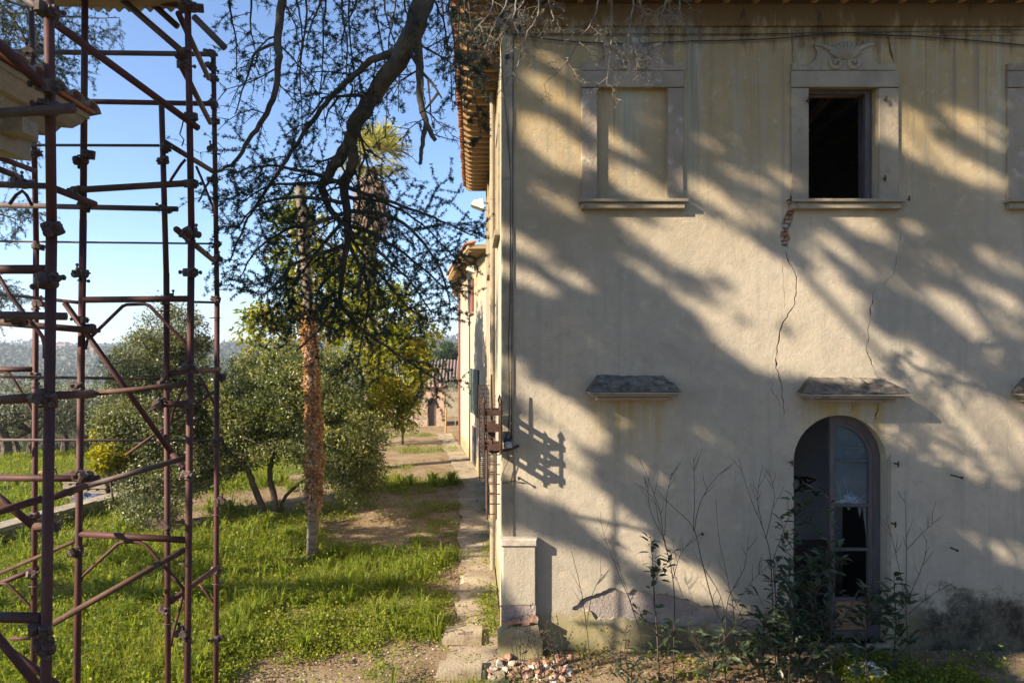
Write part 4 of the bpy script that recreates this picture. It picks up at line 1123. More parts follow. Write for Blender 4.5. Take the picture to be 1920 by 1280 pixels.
mb = MB(); mb.add(vs, fs); tag(mb.build('corrugated_sheet', M['sheet_metal']), 'corrugated metal sheet lying on the boards at the scaffold top', 'metal sheet')

# ------------------------------------------------------------------ stone loggia whose cornice shows behind the scaffold
lg = thing('stone_loggia', 'corner of a stone loggia with moulded cornice behind the scaffold poles', 'loggia', (-3.6, 3.0, 0))
prof = [(-3.62, 5.50), (-3.06, 5.50), (-3.06, 5.63), (-3.03, 5.635), (-3.03, 5.69), (-2.98, 5.70), (-2.95, 5.74), (-2.93, 5.775), (-2.88, 5.785), (-2.84, 5.83), (-2.82, 5.87), (-2.80, 5.875), (-2.80, 5.91), (-3.62, 5.93)]
def y_end(x): return 4.72 + (x + 3.06)
mb = MB(); n = len(prof)
mb.add([(x, -0.5, z) for x, z in prof] + [(x, y_end(x) if x > -3.5 else 4.3, z) for x, z in prof], [(k, (k + 1) % n, (k + 1) % n + n, k + n) for k in range(n)] + [tuple(range(n))[::-1], tuple(range(n, 2 * n))])
child(mb.build('entablature', M['oldwall']), lg)
y = 4.55
while y > 0.5:
    mb = MB(); mb.bbox(-3.055, -2.90, y - 0.16, y, 5.60, 5.695, 0.0); child(mb.build('modillion', M['oldwall']), lg); y -= 0.42
y = 4.95; k = 0
while y > 1.2:
    o = half_tile(0.09, 0.4).build('roof_tile', M['tile_old'], None); child(o, lg); o.location = (-2.74, y, 5.935); o.rotation_euler = (0, 0.22 , math.pi + random.uniform(-.06, .06)); y -= 0.2
mb = MB(); mb.add([(-2.76, -0.5, 5.935), (-2.76, 4.98, 5.935), (-3.62, 4.98, 6.12), (-3.62, -0.5, 6.12), (-2.76, -0.5, 5.915), (-2.76, 4.98, 5.915), (-3.62, 4.98, 6.10), (-3.62, -0.5, 6.10)], [(0, 1, 2, 3), (7, 6, 5, 4), (0, 4, 5, 1), (1, 5, 6, 2)]); child(mb.build('roof', M['tile']), lg)
for yy_ in (0.2, 3.3):
    mb = MB(); mb.tube([(-3.72, yy_, -0.2), (-3.72, yy_, 0.3), (-3.72, yy_, 0.31), (-3.72, yy_, 5.3), (-3.72, yy_, 5.31), (-3.72, yy_, 5.5)], [.3, .3, .2, .17, .26, .26], 20); child(mb.build('column', M['stone']), lg)

# ------------------------------------------------------------------ junk heap beyond the garden wall
jx, jy = -10.9, 19.6
t = thing('pallet_stack', 'grey wooden pallets stacked with dark bars on top beyond the garden wall', 'pallets', (jx, jy, gzs(jx, jy)))
for k in range(4):
    for q in range(5):
        mb = MB(); mb.box((-0.5 + q * 0.25, 0, 0.12 + k * 0.15), (0.16, 1.0, 0.03)); mb.build('board', M['oldwall'], None).parent = t
    for q in (-.5, 0, .5):
        mb = MB(); mb.box((0, q * 0.9, 0.06 + k * 0.15), (1.2, 0.08, 0.085)); mb.build('bearer', M['oldwall'], None).parent = t
for q in range(9):
    mb = MB(); mb.tube([(-0.7, -0.4 + q * 0.09, 0.68 + 0.02 * (q % 3)), (0.75, -0.42 + q * 0.1, 0.72)], 0.022, 5); mb.build('iron_bar', M['iron'], None).parent = t
def lump(name, label, cat, loc, size, m, seed):
    rng = random.Random(seed); bm = bmesh.new(); bmesh.ops.create_icosphere(bm, subdivisions=3, radius=1)
    for v in bm.verts:
        f_ = 0.75 + 0.5 * rng.random(); v.co = Vector((v.co.x * size[0] * f_, v.co.y * size[1] * f_, max(-0.02, v.co.z * size[2] * f_)))
    me = bpy.data.meshes.new(name); bm.to_mesh(me); bm.free(); o = link(name, me, m); o.location = loc
    return tag(o, label, cat)
lump('crumpled_tarp', 'crumpled dark blue tarpaulin lying beyond the garden wall by the pallets', 'tarpaulin', (-10.55, 18.7, gzs(-10.5, 18.7)), (0.42, 0.3, 0.26), M['tarp'], 3)
for k, (x, y, w, h, lab) in enumerate(((-9.9, 19.4, 0.62, 0.62, 'grey concrete slab leaning beside the pallets beyond the garden wall'), (-10.25, 19.5, 0.35, 0.7, 'narrow dark board leaning between the pallets and the grey slab'))):
    mb = MB(); mb.box((0, 0, h / 2), (w, 0.06, h), Matrix.Rotation(-0.25, 3, 'X') @ Matrix.Rotation(0.12, 3, 'Y')); o = mb.build('leaning_slab', M['concrete' if k == 0 else 'door_wood']); o.location = (x, y, gzs(x, y) - .03); tag(o, lab, 'slab')
t = thing('trestle', 'rusty little trestle standing left of the pallets beyond the garden wall', 'trestle', (-12.1, 19.4, gzs(-12.1, 19.4)))
for s in (-1, 1):
    mb = MB(); mb.tube([(-.3, s * .3, 0), (-.05, s * .25, .75)], .02, 5); mb.tube([(.3, s * .3, 0), (.05, s * .25, .75)], .02, 5); mb.build('leg_frame', M['iron'], None).parent = t
mb = MB(); mb.box((0, 0, .76), (.12, .7, .05)); mb.build('beam', M['timber'], None).parent = t

# ------------------------------------------------------------------ far end of the garden
kx, ky = -2.3, 38.2
t = thing('brick_kiosk', 'small pink brick garden hut with an arched doorway and tiled roof at the path end', 'hut', (kx, ky, gzs(kx, ky)))
mb = MB(); x0, x1 = -0.62, 0.70
arc = [(0.02 + 0.24 * math.cos(a), 1.25 + 0.3 * math.sin(a)) for a in np.linspace(math.pi, 0, 9)]
mb2 = [(x0, -0.5), (-0.22, -0.5)] + arc + [(0.26, -0.5), (x1, -0.5), (x1, 2.05), (x0, 2.05)]
mb.prism(mb2, -0.9, -0.65); mb.bbox(x0, x1, -0.648, 1.0, -0.5, 2.05); mb.build('wall', M['pink_brick'], None).parent = t
mb = MB(); mb.prism([(-0.22, -0.4), (0.26, -0.4)] + arc[::-1], -0.70, -0.66); mb.build('doorway', M['door_wood'], None).parent = t
mb = MB(); mb.add([(x0 - .15, -1.05, 2.055), (x1 + .15, -1.05, 2.055), (x1 + .15, 1.15, 2.055), (x0 - .15, 1.15, 2.055), (x0 - .15, -1.05, 2.13), (x1 + .15, -1.05, 2.13), (x1 + .15, 1.15, 2.13), (x0 - .15, 1.15, 2.13), (0, 0, 2.62)],
                  [(3, 2, 1, 0), (0, 1, 5, 4), (1, 2, 6, 5), (2, 3, 7, 6), (3, 0, 4, 7), (4, 5, 8), (5, 6, 8), (6, 7, 8), (7, 4, 8)]); rf = mb.build('roof', M['tile_old'], None); rf.parent = t
for k in range(8):
    o = half_tile(0.09, 0.4).build('roof_tile', M['tile_old'], None); o.parent = rf; o.location = (x0 - .05 + k * 0.195, -1.13, 2.10); o.rotation_euler = (0, -0.35, math.pi / 2)
mb = MB(); mb.box((-4.1, 38.4, 0.2), (2.2, 0.3, 1.9)); tag(mb.build('pink_wall', M['pink_brick']), 'low pink masonry wall left of the brick hut behind the fence', 'wall')
mb = MB(); mb.box((0.3, 43.0, 0.35), (4.2, 0.35, 2.3)); tag(mb.build('stone_wall', M['oldwall']), 'brown stone wall behind the metal gate at the path end', 'wall')
def gate(label, x0, x1, y, z0, z1, mids, group='metal barriers at the garden end'):
    t = thing('metal_gate', label, 'gate', ((x0 + x1) / 2, y, z0), None)
    w = (x1 - x0) / 2; h = z1 - z0
    mb = MB(); mb.tube([(-w, 0, 0), (-w, 0, h), (w, 0, h), (w, 0, 0), (-w, 0, 0.05)], 0.025, 5); mb.build('frame', M['metal_grey'], None).parent = t
    for a_, b_ in mids:
        mb = MB(); mb.tube([(w * a_, 0, 0.05), (w * b_, 0, h)], 0.015, 5); mb.build('bar', M['metal_grey'], None).parent = t
    return t
gate('pale tubular metal gate with crossed bars at the end of the path', -0.98, -0.1, 36.6, -0.15, 0.62, ((-.9, .3), (.3, -.9), (.35, .35)))
gate('thin metal barrier left of the brick hut half hidden by shrubs', -4.2, -2.4, 36.2, -0.15, 0.55, ((-1, -.4), (-.4, -1), (0, 0), (.3, .9), (.9, .3)))
x, y = -1.42, 34.5
mb = MB(); mb.tube([(x, y, -0.2), (x + 0.02, y, 1.25)], 0.05, 6); tag(mb.build('wooden_post', M['timber']), 'thin wooden post standing in weeds left of the far gate', 'post')
# tiled house behind
t = thing('tiled_house', 'distant house with a brown tiled roof and chimney behind the olive tree', 'house', (-1.5, 60, -2.2))
mb = MB(); mb.bbox(-3.2, 6, 0, 8, -3, 3.75); mb.build('wall', M['stone_trim'], None).parent = t
mb = MB(); mb.add([(-3.6, -.5, 3.7), (6.4, -.5, 3.7), (6.4, 4, 5.35), (-3.6, 4, 5.35), (6.4, 8.5, 3.7), (-3.6, 8.5, 3.7)], [(0, 1, 2, 3), (3, 2, 4, 5)]); rf = mb.build('roof', M['tile_old'], None); rf.parent = t
for k in range(34):
    mb = MB(); x = -3.55 + k * 0.3; mb.tube([(x, -.55, 3.74), (x, 3.98, 5.40)], 0.09, 6); mb.build('tile_row', M['tile_old'], None).parent = rf
mb = MB(); mb.bbox(0.0, 0.9, 3.6, 4.3, 4.9, 5.75); mb.build('chimney', M['stone_trim'], None).parent = rf
t2 = thing('roof_aerial', 'two thin aerials on the distant tiled roof', 'aerial', (-1.0, 64, 3.0))
for x in (-.15, .5):
    mb = MB(); mb.tube([(x, 0, 0), (x, 0, 2.3)], 0.035, 5); mb.tube([(x - .3, 0, 2.1), (x + .3, 0, 2.15)], 0.025, 4); mb.tube([(x - .2, 0, 1.8), (x + .2, 0, 1.85)], 0.025, 4); mb.build('mast', M['metal_grey'], None).parent = t2

# rubble by the corner
for k in range(130):
    x = random.uniform(-0.05, 1.3); y = random.uniform(8.4, 9.3) if x > 0.2 else random.uniform(8.7, 9.0)
    s = random.choice((0.015, 0.022, 0.03, 0.04, 0.07)) * random.uniform(.8, 1.2)
    bm = bmesh.new(); bmesh.ops.create_icosphere(bm, subdivisions=1, radius=s)
    for v in bm.verts: v.co = Vector((v.co.x * random.uniform(.7, 1.3), v.co.y * random.uniform(.7, 1.3), v.co.z * random.uniform(.3, .8)))
    me = bpy.data.meshes.new('rubble_piece'); bm.to_mesh(me); bm.free()
    br = random.random() < 0.45
    o = link('rubble_piece', me, M['brick'] if br else M['rubble_white']); o.location = (x, y, gzs(x, y) + s * 0.3); o.rotation_euler = (random.random(), random.random(), random.random() * 6)
    tag(o, 'reddish chunk of broken brick among the rubble at the wall corner' if br else 'pale chunk of fallen plaster among the rubble at the wall corner', 'rubble', 'brick chunks at the wall corner' if br else 'plaster chunks at the wall corner')
lump('plastic_sack', 'pale blue crumpled plastic sack lying before the arched door', 'sack', (5.05, 8.75, gzs(5, 8.7)), (0.26, 0.18, 0.16), surf('pale_plastic', (0.32, 0.38, 0.42), (0.42, 0.47, 0.5), 6, 0.4, 0.4), 9)

# ------------------------------------------------------------------ trees
def polyline(px): return [P(*p) for p in px]
def along(pts, t):
    n = len(pts) - 1; s = min(max(t, 0), 0.9999) * n; i = int(s); return pts[i].lerp(pts[i + 1], s - i)
def smooth_line(pts, m=4, wob=0.0):
    out = []
    n = len(pts)
    for i in range(n - 1):
        p0, p1, p2, p3 = pts[max(i - 1, 0)], pts[i], pts[i + 1], pts[min(i + 2, n - 1)]
        for k in range(m):
            t = k / m
            q = 0.5 * ((2 * p1) + (p2 - p0) * t + (2 * p0 - 5 * p1 + 4 * p2 - p3) * t * t + (3 * p1 - p0 - 3 * p2 + p3) * t ** 3)
            if wob and (i or k): q = q + Vector((random.uniform(-wob, wob), random.uniform(-wob, wob), random.uniform(-wob, wob)))
            out.append(q)
    out.append(pts[-1]); return out

def crown_tree(name, label, cat, base, trunks, lobes, n_cl, cl_r, per, L, Wd, mat, bark, group=None, nbr=30, seed=1, up=0.4, flat=0.8, lo=0.55, droop=0.0, rtip=0.008):
    """trunks: [(points, radius at foot, radius at top)]; lobes: [(centre, (rx, ry, rz))] in world coordinates"""
    rng = np.random.default_rng(seed); rnd = random.Random(seed)
    t = thing(name, label, cat, tuple(base), group)
    mb = MB()
    for pts, r0, r1 in trunks:
        pts = smooth_line([Vector(p) for p in pts], 4, r0 * 0.15); n = len(pts)
        mb.tube(pts, [r0 + (r1 - r0) * i / (n - 1) for i in range(n)], 8)
    vol = np.array([r[0] * r[1] * r[2] for _, r in lobes]); vol = vol ** 0.8 / (vol ** 0.8).sum()
    C = []; R = []
    for (c, r), f in zip(lobes, vol):
        k = max(3, int(n_cl * f)); d = unit(rng.normal(size=(k, 3)))
        rad = lo + (1.06 - lo) * rng.uniform(0, 1, k) ** 0.6
        C.append(np.array(c) + d * rad[:, None] * np.array(r)); R.append(cl_r * rng.uniform(0.55, 1.3, k))
    C = np.concatenate(C); R = np.concatenate(R)
    tips = [(Vector(tr[0][-1]), tr[2]) for tr in trunks]
    for k in rng.choice(len(C), min(nbr, len(C)), replace=False):
        e = Vector(C[k]); s, r = min(tips, key=lambda q: (q[0] - e).length); 
        s2 = s + Vector((0, 0, -rnd.uniform(0, 0.25) * (e - s).length))
        mid = s2.lerp(e, 0.5) + Vector((rnd.uniform(-.15, .15), rnd.uniform(-.15, .15), rnd.uniform(0, .3))) * (e - s).length * 0.5
        mb.tube(smooth_line([s2, mid, e], 4), list(np.linspace(r * 0.6, rtip, 9)), 5)
    mb.build('trunk', M[bark], None, True)
    return t, mb, C, R, rng

def finish_tree(t, mbt, C, R, rng, per, L, Wd, mat, up, flat, droop):
    pts, d = clumps(C, R, per, rng, flat, 0.25)
    ct = rng.uniform(-0.25, 0.25, len(C)).repeat(per)
    tint = np.clip(rng.uniform(0, 1, len(pts)) * 0.75 + 0.12 + ct, 0, 1)
    v, q, tt = leaf_geo(pts, L, Wd, up, droop, d * 0.8, rng, tint)
    cr = link('crown', np_mesh('crown', v, q, tt), M[mat]); child(cr, t)
    return cr

def tree(name, label, cat, base, trunks, lobes, n_cl, cl_r, per, L, Wd, mat, bark, group=None, nbr=30, seed=1, up=0.4, flat=0.8, lo=0.55, droop=0.0):
    before = set(bpy.data.objects)
    t, mb, C, R, rng = crown_tree(name, label, cat, base, trunks, lobes, n_cl, cl_r, per, L, Wd, mat, bark, group, nbr, seed, up, flat, lo, droop)
    for o in set(bpy.data.objects) - before - {t}: child(o, t)
    finish_tree(t, mb, C, R, rng, per, L, Wd, mat, up, flat, droop)
    return t

# multi-stemmed evergreen in the middle of the lawn
Y0 = 16.8
b = P(515, 978, Y0)
def PP(px, py, dY=0): return P(px, py, Y0 + dY)
tree('evergreen_shrub', 'round dark evergreen with two bent stems in the middle of the lawn', 'tree', (b.x, b.y, gzs(b.x, b.y)),
     [([PP(512, 985), PP(492, 950), PP(474, 905, -.1), PP(462, 875, -.2), PP(425, 845, -.3), PP(410, 800, -.4)], 0.10, 0.045),
      ([PP(518, 985), PP(514, 930), PP(506, 890, .1), PP(515, 850, .2), PP(545, 800, .4), PP(560, 760, .5)], 0.085, 0.04),
      ([PP(522, 985, .1), PP(535, 930, .4), PP(600, 880, .5), PP(650, 840, .2)], 0.05, 0.03)],
     [(PP(565, 775, 0.3), (1.75, 1.7, 1.45)), (PP(470, 745, 0), (1.15, 1.4, 1.05)), (PP(655, 825, -.3), (0.95, 1.2, 1.05)), (PP(655, 890, -.6), (0.85, 0.8, 0.75)), (PP(430, 830, .3), (0.8, 1.2, 0.9)), (PP(560, 700, .6), (1.5, 1.3, 0.7))],
     560, 0.34, 150, 0.082, 0.040, 'lf_shrub', 'bark2', None, 60, 11, 0.35, 0.8, 0.5)
# taller evergreen at the left with low hanging foliage
Y0 = 16.6
b = P(318, 990, Y0)
tree('evergreen_tree', 'tall grey-green evergreen behind the scaffold with foliage hanging low to the grass', 'tree', (b.x, b.y, gzs(b.x, b.y)),
     [([PP(318, 995), PP(325, 900, .1), PP(318, 800), PP(310, 700)], 0.10, 0.05), ([PP(310, 995), PP(270, 900, -.2), PP(250, 800), PP(245, 730)], 0.06, 0.03)],
     [(PP(315, 625, .5), (0.72, 0.8, 0.8)), (PP(350, 650, .5), (0.5, 0.8, 0.6)), (PP(265, 700, .2), (0.80, 1.0, 0.85)), (PP(300, 770), (1.25, 1.3, 1.1)), (PP(350, 840), (0.95, 1.2, 1.1)), (PP(250, 820, -.3), (0.85, 1.0, 1.0)), (PP(285, 930, -.7), (0.72, 0.6, 0.9)), (PP(350, 760, .4), (0.9, 1.2, 1.0))],
     620, 0.32, 130, 0.075, 0.036, 'lf_grey', 'bark2', None, 50, 12, 0.35, 0.8, 0.45)
Y0 = 15.9
b = P(205, 930, Y0)
tree('laurel_bush', 'bright yellow-leaved bush at the left foot of the tall evergreen', 'bush', (b.x, b.y, gzs(b.x, b.y)),
     [([PP(212, 940), PP(205, 880), PP(200, 820)], 0.03, 0.012)], [(PP(202, 845), (0.42, 0.45, 0.55)), (PP(188, 865, -.2), (0.30, 0.35, 0.35)), (PP(212, 800, .1), (0.25, 0.3, 0.35))], 40, 0.17, 60, 0.12, 0.05, 'lf_yellow', 'bark2', None, 15, 13, 0.3)
# magnolia
Y0 = 20.0
b = P(648, 890, Y0)
tree('magnolia_tree', 'large magnolia with big yellow-green leaves between the ivy trunk and the villa', 'tree', (b.x, b.y, gzs(b.x, b.y)),
     [([PP(648, 905), PP(640, 800), PP(622, 730), PP(615, 660), PP(620, 560), PP(640, 470)], 0.16, 0.05), ([PP(622, 735), PP(690, 660, .3), PP(740, 600, .5)], 0.08, 0.03), ([PP(622, 720), PP(560, 650, .2), PP(510, 610, .3)], 0.07, 0.03)],
     [(PP(700, 610, .2), (1.5, 1.6, 1.3)), (PP(740, 690, -.2), (1.15, 1.3, 1.25)), (PP(720, 760, -.4), (0.85, 1.0, 0.8)), (PP(620, 560, .5), (1.2, 1.5, 1.4)), (PP(590, 470, .5), (0.75, 0.9, 1.1)), (PP(535, 450, .6), (0.5, 0.6, 1.1)), (PP(680, 490, .8), (0.6, 0.9, 0.9)), (PP(520, 620, .2), (0.9, 0.9, 0.75)), (PP(475, 600, .2), (0.40, 0.5, 0.55)), (PP(790, 650, 0), (0.6, 0.8, 0.6)), (PP(560, 380, .5), (0.45, 0.5, 0.6))],
     330, 0.30, 44, 0.21, 0.085, 'lf_magnolia', 'bark2', None, 60, 14, 0.25, 0.85, 0.4, 0.15)
# dark shrubs under it, and by the brick hut
Y0 = 30.0
tree('dark_bush', 'dark green bush under the magnolia in front of the brick hut', 'bush', (*PP(755, 830)[:2], 0), [([PP(755, 840), PP(755, 780)], 0.06, 0.03)], [(PP(755, 770), (0.9, 0.9, 0.95)), (PP(720, 800), (0.7, 0.8, 0.7)), (PP(775, 735, .3), (0.55, 0.8, 0.75))], 70, 0.3, 60, 0.10, 0.05, 'lf_shrub', 'bark2', None, 15, 15)
Y0 = 50.0
tree('olive_tree', 'silvery olive tree beside the brick hut at the path end', 'tree', (*PP(846, 800)[:2], -2), [([PP(846, 830), PP(846, 770)], 0.15, 0.08)], [(PP(846, 742), (1.0, 1.2, 1.25)), (PP(826, 752), (0.8, 0.9, 0.8)), (PP(862, 755), (0.8, 0.9, 0.9))], 70, 0.42, 90, 0.16, 0.05, 'lf_olive', 'bark2', None, 20, 16)
Y0 = 95.0
tree('umbrella_pine', 'round umbrella pine rising behind the tiled roof', 'tree', (*PP(838, 760)[:2], -8), [([PP(838, 790), PP(838, 690)], 0.3, 0.2)], [(PP(838, 662), (1.85, 1.9, 1.35)), (PP(828, 675), (1.4, 1.5, 1.0)), (PP(850, 672), (1.3, 1.5, 1.1))], 90, 0.55, 90, 0.30, 0.12, 'lf_pine', 'bark2', None, 20, 17)
Y0 = 80.0
tree('dark_conifer', 'dark conifer standing left of the umbrella pine behind the magnolia', 'tree', (*PP(806, 780)[:2], -6), [([PP(806, 800), PP(806, 690)], 0.2, 0.1)], [(PP(806, 720), (1.1, 1.2, 2.2)), (PP(820, 730), (0.9, 1.0, 1.5))], 60, 0.5, 70, 0.28, 0.1, 'lf_pine', 'bark2', None, 15, 18)

# ivy-covered dead trunk
Y0 = 13.4
b = P(585, 1060, Y0)
t = thing('ivy_trunk', 'slender bare trunk wrapped in dry orange ivy standing on the lawn', 'tree', (b.x, b.y, gzs(b.x, b.y)))
line = smooth_line([PP(585, 1066), PP(587, 960), PP(590, 850), PP(586, 740), PP(580, 620), PP(575, 520), PP(568, 430), PP(563, 345)], 18)
mb = MB(); n = len(line)
mb.tube(line, [(0.108 - 0.016 * i / n) * (1.0 + (0.07 if i % 2 else 0) + random.uniform(-.03, .03)) + (0.05 if i == 0 else 0) for i in range(n)], 12)
child(mb.build('trunk', M['palm_bark'], None, True), t)
pts = []; dirs = []
for k in range(5200):
    u = random.random()
    y = 612 + (1000 - 612) * u
    dens = (1.0 if y < 900 else ((1000 - y) / 100) ** 1.5) * (0.45 + 0.55 * math.sin(y * .021 + 1) ** 2)
    if random.random() > dens: continue
    i = (1066 - y) / (1066 - 345); c = along(line, i); a = random.uniform(0, 2 * math.pi)
    r = 0.09 + random.random() * (0.03 + 0.045 * math.sin(y * 0.045) ** 2) + (0.02 if 800 < y < 930 else 0)
    pts.append((c.x + math.cos(a) * r, c.y + math.sin(a) * r, c.z)); dirs.append((math.cos(a), math.sin(a), -0.9))
v, q, tt = leaf_geo(np.array(pts), 0.075, 0.065, 0.0, 0.2, np.array(dirs) * 0.9)
child(link('ivy', np_mesh('ivy', v, q, tt), M['lf_ivy']), t)

# fan palm with a skirt of dead fronds
Y0 = 24.0
b = P(692, 880, Y0)
t = thing('fan_palm', 'tall fan palm with a grey skirt of dead fronds behind the cedar limb', 'palm tree', (b.x, b.y, gzs(b.x, b.y)))
mb = MB(); ln = smooth_line([PP(692, 890), PP(694, 700), PP(693, 500), PP(697, 320)], 10); mb.tube(ln, [0.27 - 0.06 * i / len(ln) + (0.012 if i % 2 else 0) for i in range(len(ln))], 12)
child(mb.build('trunk', M['palm_bark'], None, True), t)
def fan(c, d, plen, size, n, rng, dead=False):
    """one fan frond: petiole plus a hand of leaflets"""
    d = d.normalized(); e = c + d * plen + Vector((0, 0, -0.10 * plen)); side = d.cross(Vector((0, 0, 1)))
    if side.length < .1: side = Vector((1, 0, 0))
    side.normalize(); upv = side.cross(d)
    vs = []; 
    w = side * 0.02
    vs += [c + w, c - w, e - w * .6, e + w * .6]
    for k in range(n):
        a = math.radians(-105 + 210 * k / (n - 1)); dirn = d * math.cos(a) + side * math.sin(a) + upv * rng.uniform(-.15, .2)
        L_ = size * (0.75 + 0.25 * math.cos(a)) * rng.uniform(.85, 1.1); wv = side * math.cos(a) - d * math.sin(a); wv = wv * 0.033
        tip = e + dirn * L_ + Vector((0, 0, -(0.28 if not dead else 0.8) * L_ * rng.uniform(.3, .9)))
        mid = e + dirn * L_ * .5
        vs += [e, mid + wv, tip, mid - wv]
    return vs
rng = random.Random(4)
G = []
c0 = PP(706, 292)
for k in range(34):
    az = rng.uniform(0, 2 * math.pi); el_ = rng.uniform(-0.45, 1.25)
    d = Vector((math.cos(az) * math.cos(el_), math.sin(az) * math.cos(el_), math.sin(el_)))
    G += fan(c0 + Vector((0, 0, rng.uniform(-.2, .1))), d, rng.uniform(.5, .8), rng.uniform(.8, 1.1), 23, rng)
v = np.array([tuple(x) for x in G]); qd = np.arange(len(v)).reshape(-1, 4)
child(link('crown', np_mesh('crown', v, qd, np.repeat(RNG.uniform(0, 1, len(qd)), 4)), M['lf_palm']), t)
G = []
for k in range(70):
    az = rng.uniform(0, 2 * math.pi); z_ = rng.uniform(310, 400)
    d = Vector((math.cos(az) * .5, math.sin(az) * .5, -1.0))
    c_ = PP(697, z_); G += fan(c_ + Vector((math.cos(az) * .2, math.sin(az) * .2, 0)), d, rng.uniform(.35, .6), rng.uniform(.55, .75), 11, rng, True)
v = np.array([tuple(x) for x in G]); qd = np.arange(len(v)).reshape(-1, 4)
child(link('dead_skirt', np_mesh('dead_skirt', v, qd, np.repeat(RNG.uniform(0, 1, len(qd)), 4)), M['lf_deadpalm']), t)

# ------------------------------------------------------------------ cedar whose limb hangs into the picture
class Cedar:
    def __init__(s, seed): s.mb = MB(); s.thin = MB(); s.T = []; s.D = []; s.r = random.Random(seed)
    def tuft_line(s, pts, step, cover):
        for a, b in zip(pts[:-1], pts[1:]):
            L = (b - a).length; k = max(1, int(L / step))
            for i in range(k):
                if s.r.random() < cover:
                    s.T.append(tuple(a.lerp(b, (i + s.r.random()) / k))); s.D.append(tuple((b - a).normalized()))
    def twig(s, p, d, L, r, lvl, cover, droop):
        n = 4; pts = [p]; d = d.normalized()
        for i in range(n):
            d = (d + Vector((s.r.uniform(-.3, .3), s.r.uniform(-.3, .3), s.r.uniform(-.25, .25) - droop * .22))).normalized()
            pts.append(pts[-1] + d * L / n)
        s.thin.tube(pts, list(np.linspace(r, r * 0.35, n + 1)), 4, False)
        s.tuft_line(pts, 0.018, cover)
        for i in range(1, n + 1):                                # short spurs give bare twigs their knobbly outline
            if s.r.random() < .8:
                q = pts[i - 1].lerp(pts[i], s.r.random()); e = q + Vector((s.r.uniform(-1, 1), s.r.uniform(-1, 1), s.r.uniform(-.6, .6))) * 0.03
                s.thin.tube([q, e], [r * .5 + .001, .0015], 3, False)
        if lvl > 0:
            for i in range(1, n + 1):
                for sgn in (-1, 1):
                    if s.r.random() < .55:
                        dd = (pts[i] - pts[i - 1]).normalized(); sd_ = dd.cross(Vector((s.r.uniform(-.4, .4), 1, s.r.uniform(-.6, .6)))).normalized() * sgn
                        s.twig(pts[i].lerp(pts[i - 1], s.r.random() * .6), dd * .7 + sd_ * s.r.uniform(.5, 1.1), L * s.r.uniform(.35, .6), r * .6, lvl - 1, cover, droop)
    def limb(s, px, r0, r1, twigs=0, tl=0.5, cover=0.6, lvl=1, droop=0.5, t0=0.1, sides=8, wob=0.006):
        pts = smooth_line([P(*p) for p in px] if not isinstance(px[0], Vector) else px, 5, wob); n = len(pts)
        s.mb.tube(pts, [r0 + (r1 - r0) * i / (n - 1) for i in range(n)], sides)
        for k in range(twigs):
            u = t0 + (1 - t0) * (k + s.r.random()) / twigs
            i = min(int(u * (n - 1)), n - 2); q = pts[i].lerp(pts[i + 1], u * (n - 1) - i); dd = (pts[i + 1] - pts[i]).normalized()
            sd_ = Vector((dd.z, s.r.uniform(-.6, .6), -dd.x)).normalized() * (1 if k % 2 else -1)
            s.twig(q, dd * .45 + sd_ * .9 + Vector((0, s.r.uniform(-.5, .5), 0)), tl * s.r.uniform(.55, 1.2) * (1.1 - .5 * u), max(.0035, (r0 + (r1 - r0) * u) * .28), lvl, cover, droop)
        s.tuft_line(pts[int(n * .6):], 0.03, cover * .6)
        return pts
    def done(s, t, needle=0.028, per=14, w=0.0052):
        child(s.mb.build('trunk', M['bark'], None, True), t)
        if s.thin.v: child(s.thin.build('twigs', M['bark_dark'], None), t)
        if s.T:
            c = np.repeat(np.array(s.T), per, 0); d = np.repeat(np.array(s.D), per, 0)
            v, q, tt = leaf_geo(c, needle, w, 0.0, 0.0, d * 0.35)
            child(link('needles', np_mesh('needles', v, q, tt), M['lf_cedar']), t)

t = thing('cedar_tree', 'old cedar whose dark crooked limb hangs down across the sky before the villa', 'tree', (2.3, -4.5, 0))
c = Cedar(3)
top = P(840, -220, 4.7)
c.mb.tube(smooth_line([Vector((2.3, -4.5, -.3)), Vector((2.2, -4.4, 4)), Vector((2.4, -4.3, 9)), Vector((2.2, -4.2, 14)), Vector((2.3, -4.2, 18))], 4), list(np.linspace(.5, .12, 17)), 12)
c.mb.tube(smooth_line([Vector((2.25, -4.3, 9.2)), Vector((1.4, -1.5, 10.2)), Vector((.4, 2.2, 9.2)), top, P(800, -20, 5.1)], 5), list(np.linspace(.2, .088, 21)), 10)
c.limb([(800, -20, 5.1), (773, 67, 5.2), (723, 147, 5.4), (673, 220, 5.6), (656, 262, 5.7), (640, 292, 5.75), (621, 320, 5.8), (605, 348, 5.85), (611, 376, 5.9), (630, 405, 5.9), (668, 448, 5.9)], .084, .018, 9, .55, .2, 1, .8, sides=12, wob=.012)
c.limb([(656, 262, 5.7), (662, 305, 5.75), (646, 350, 5.85), (650, 400, 5.9), (652, 440, 6), (640, 520, 6.1), (636, 562, 6.2), (600, 615, 6.3), (556, 658, 6.4)], .05, .008, 12, .55, .5, 1, .6, .1, 8)
c.limb([(778, 56, 5.2), (786, 110, 5.25), (789, 186, 5.3), (800, 233, 5.3), (817, 264, 5.3)], .038, .016, 5, .5, .2, 1, .5)
c.limb([(799, 230, 5.3), (791, 280, 5.3), (788, 307, 5.3)], .02, .013)
c.limb([(545, -120, 4.8), (528, 0, 5), (520, 77, 5), (523, 117, 5), (507, 200, 5.1), (473, 253, 5.2), (440, 303, 5.2), (400, 330, 5.3), (372, 378, 5.3)], .036, .006, 12, .55, .12, 1, .9)
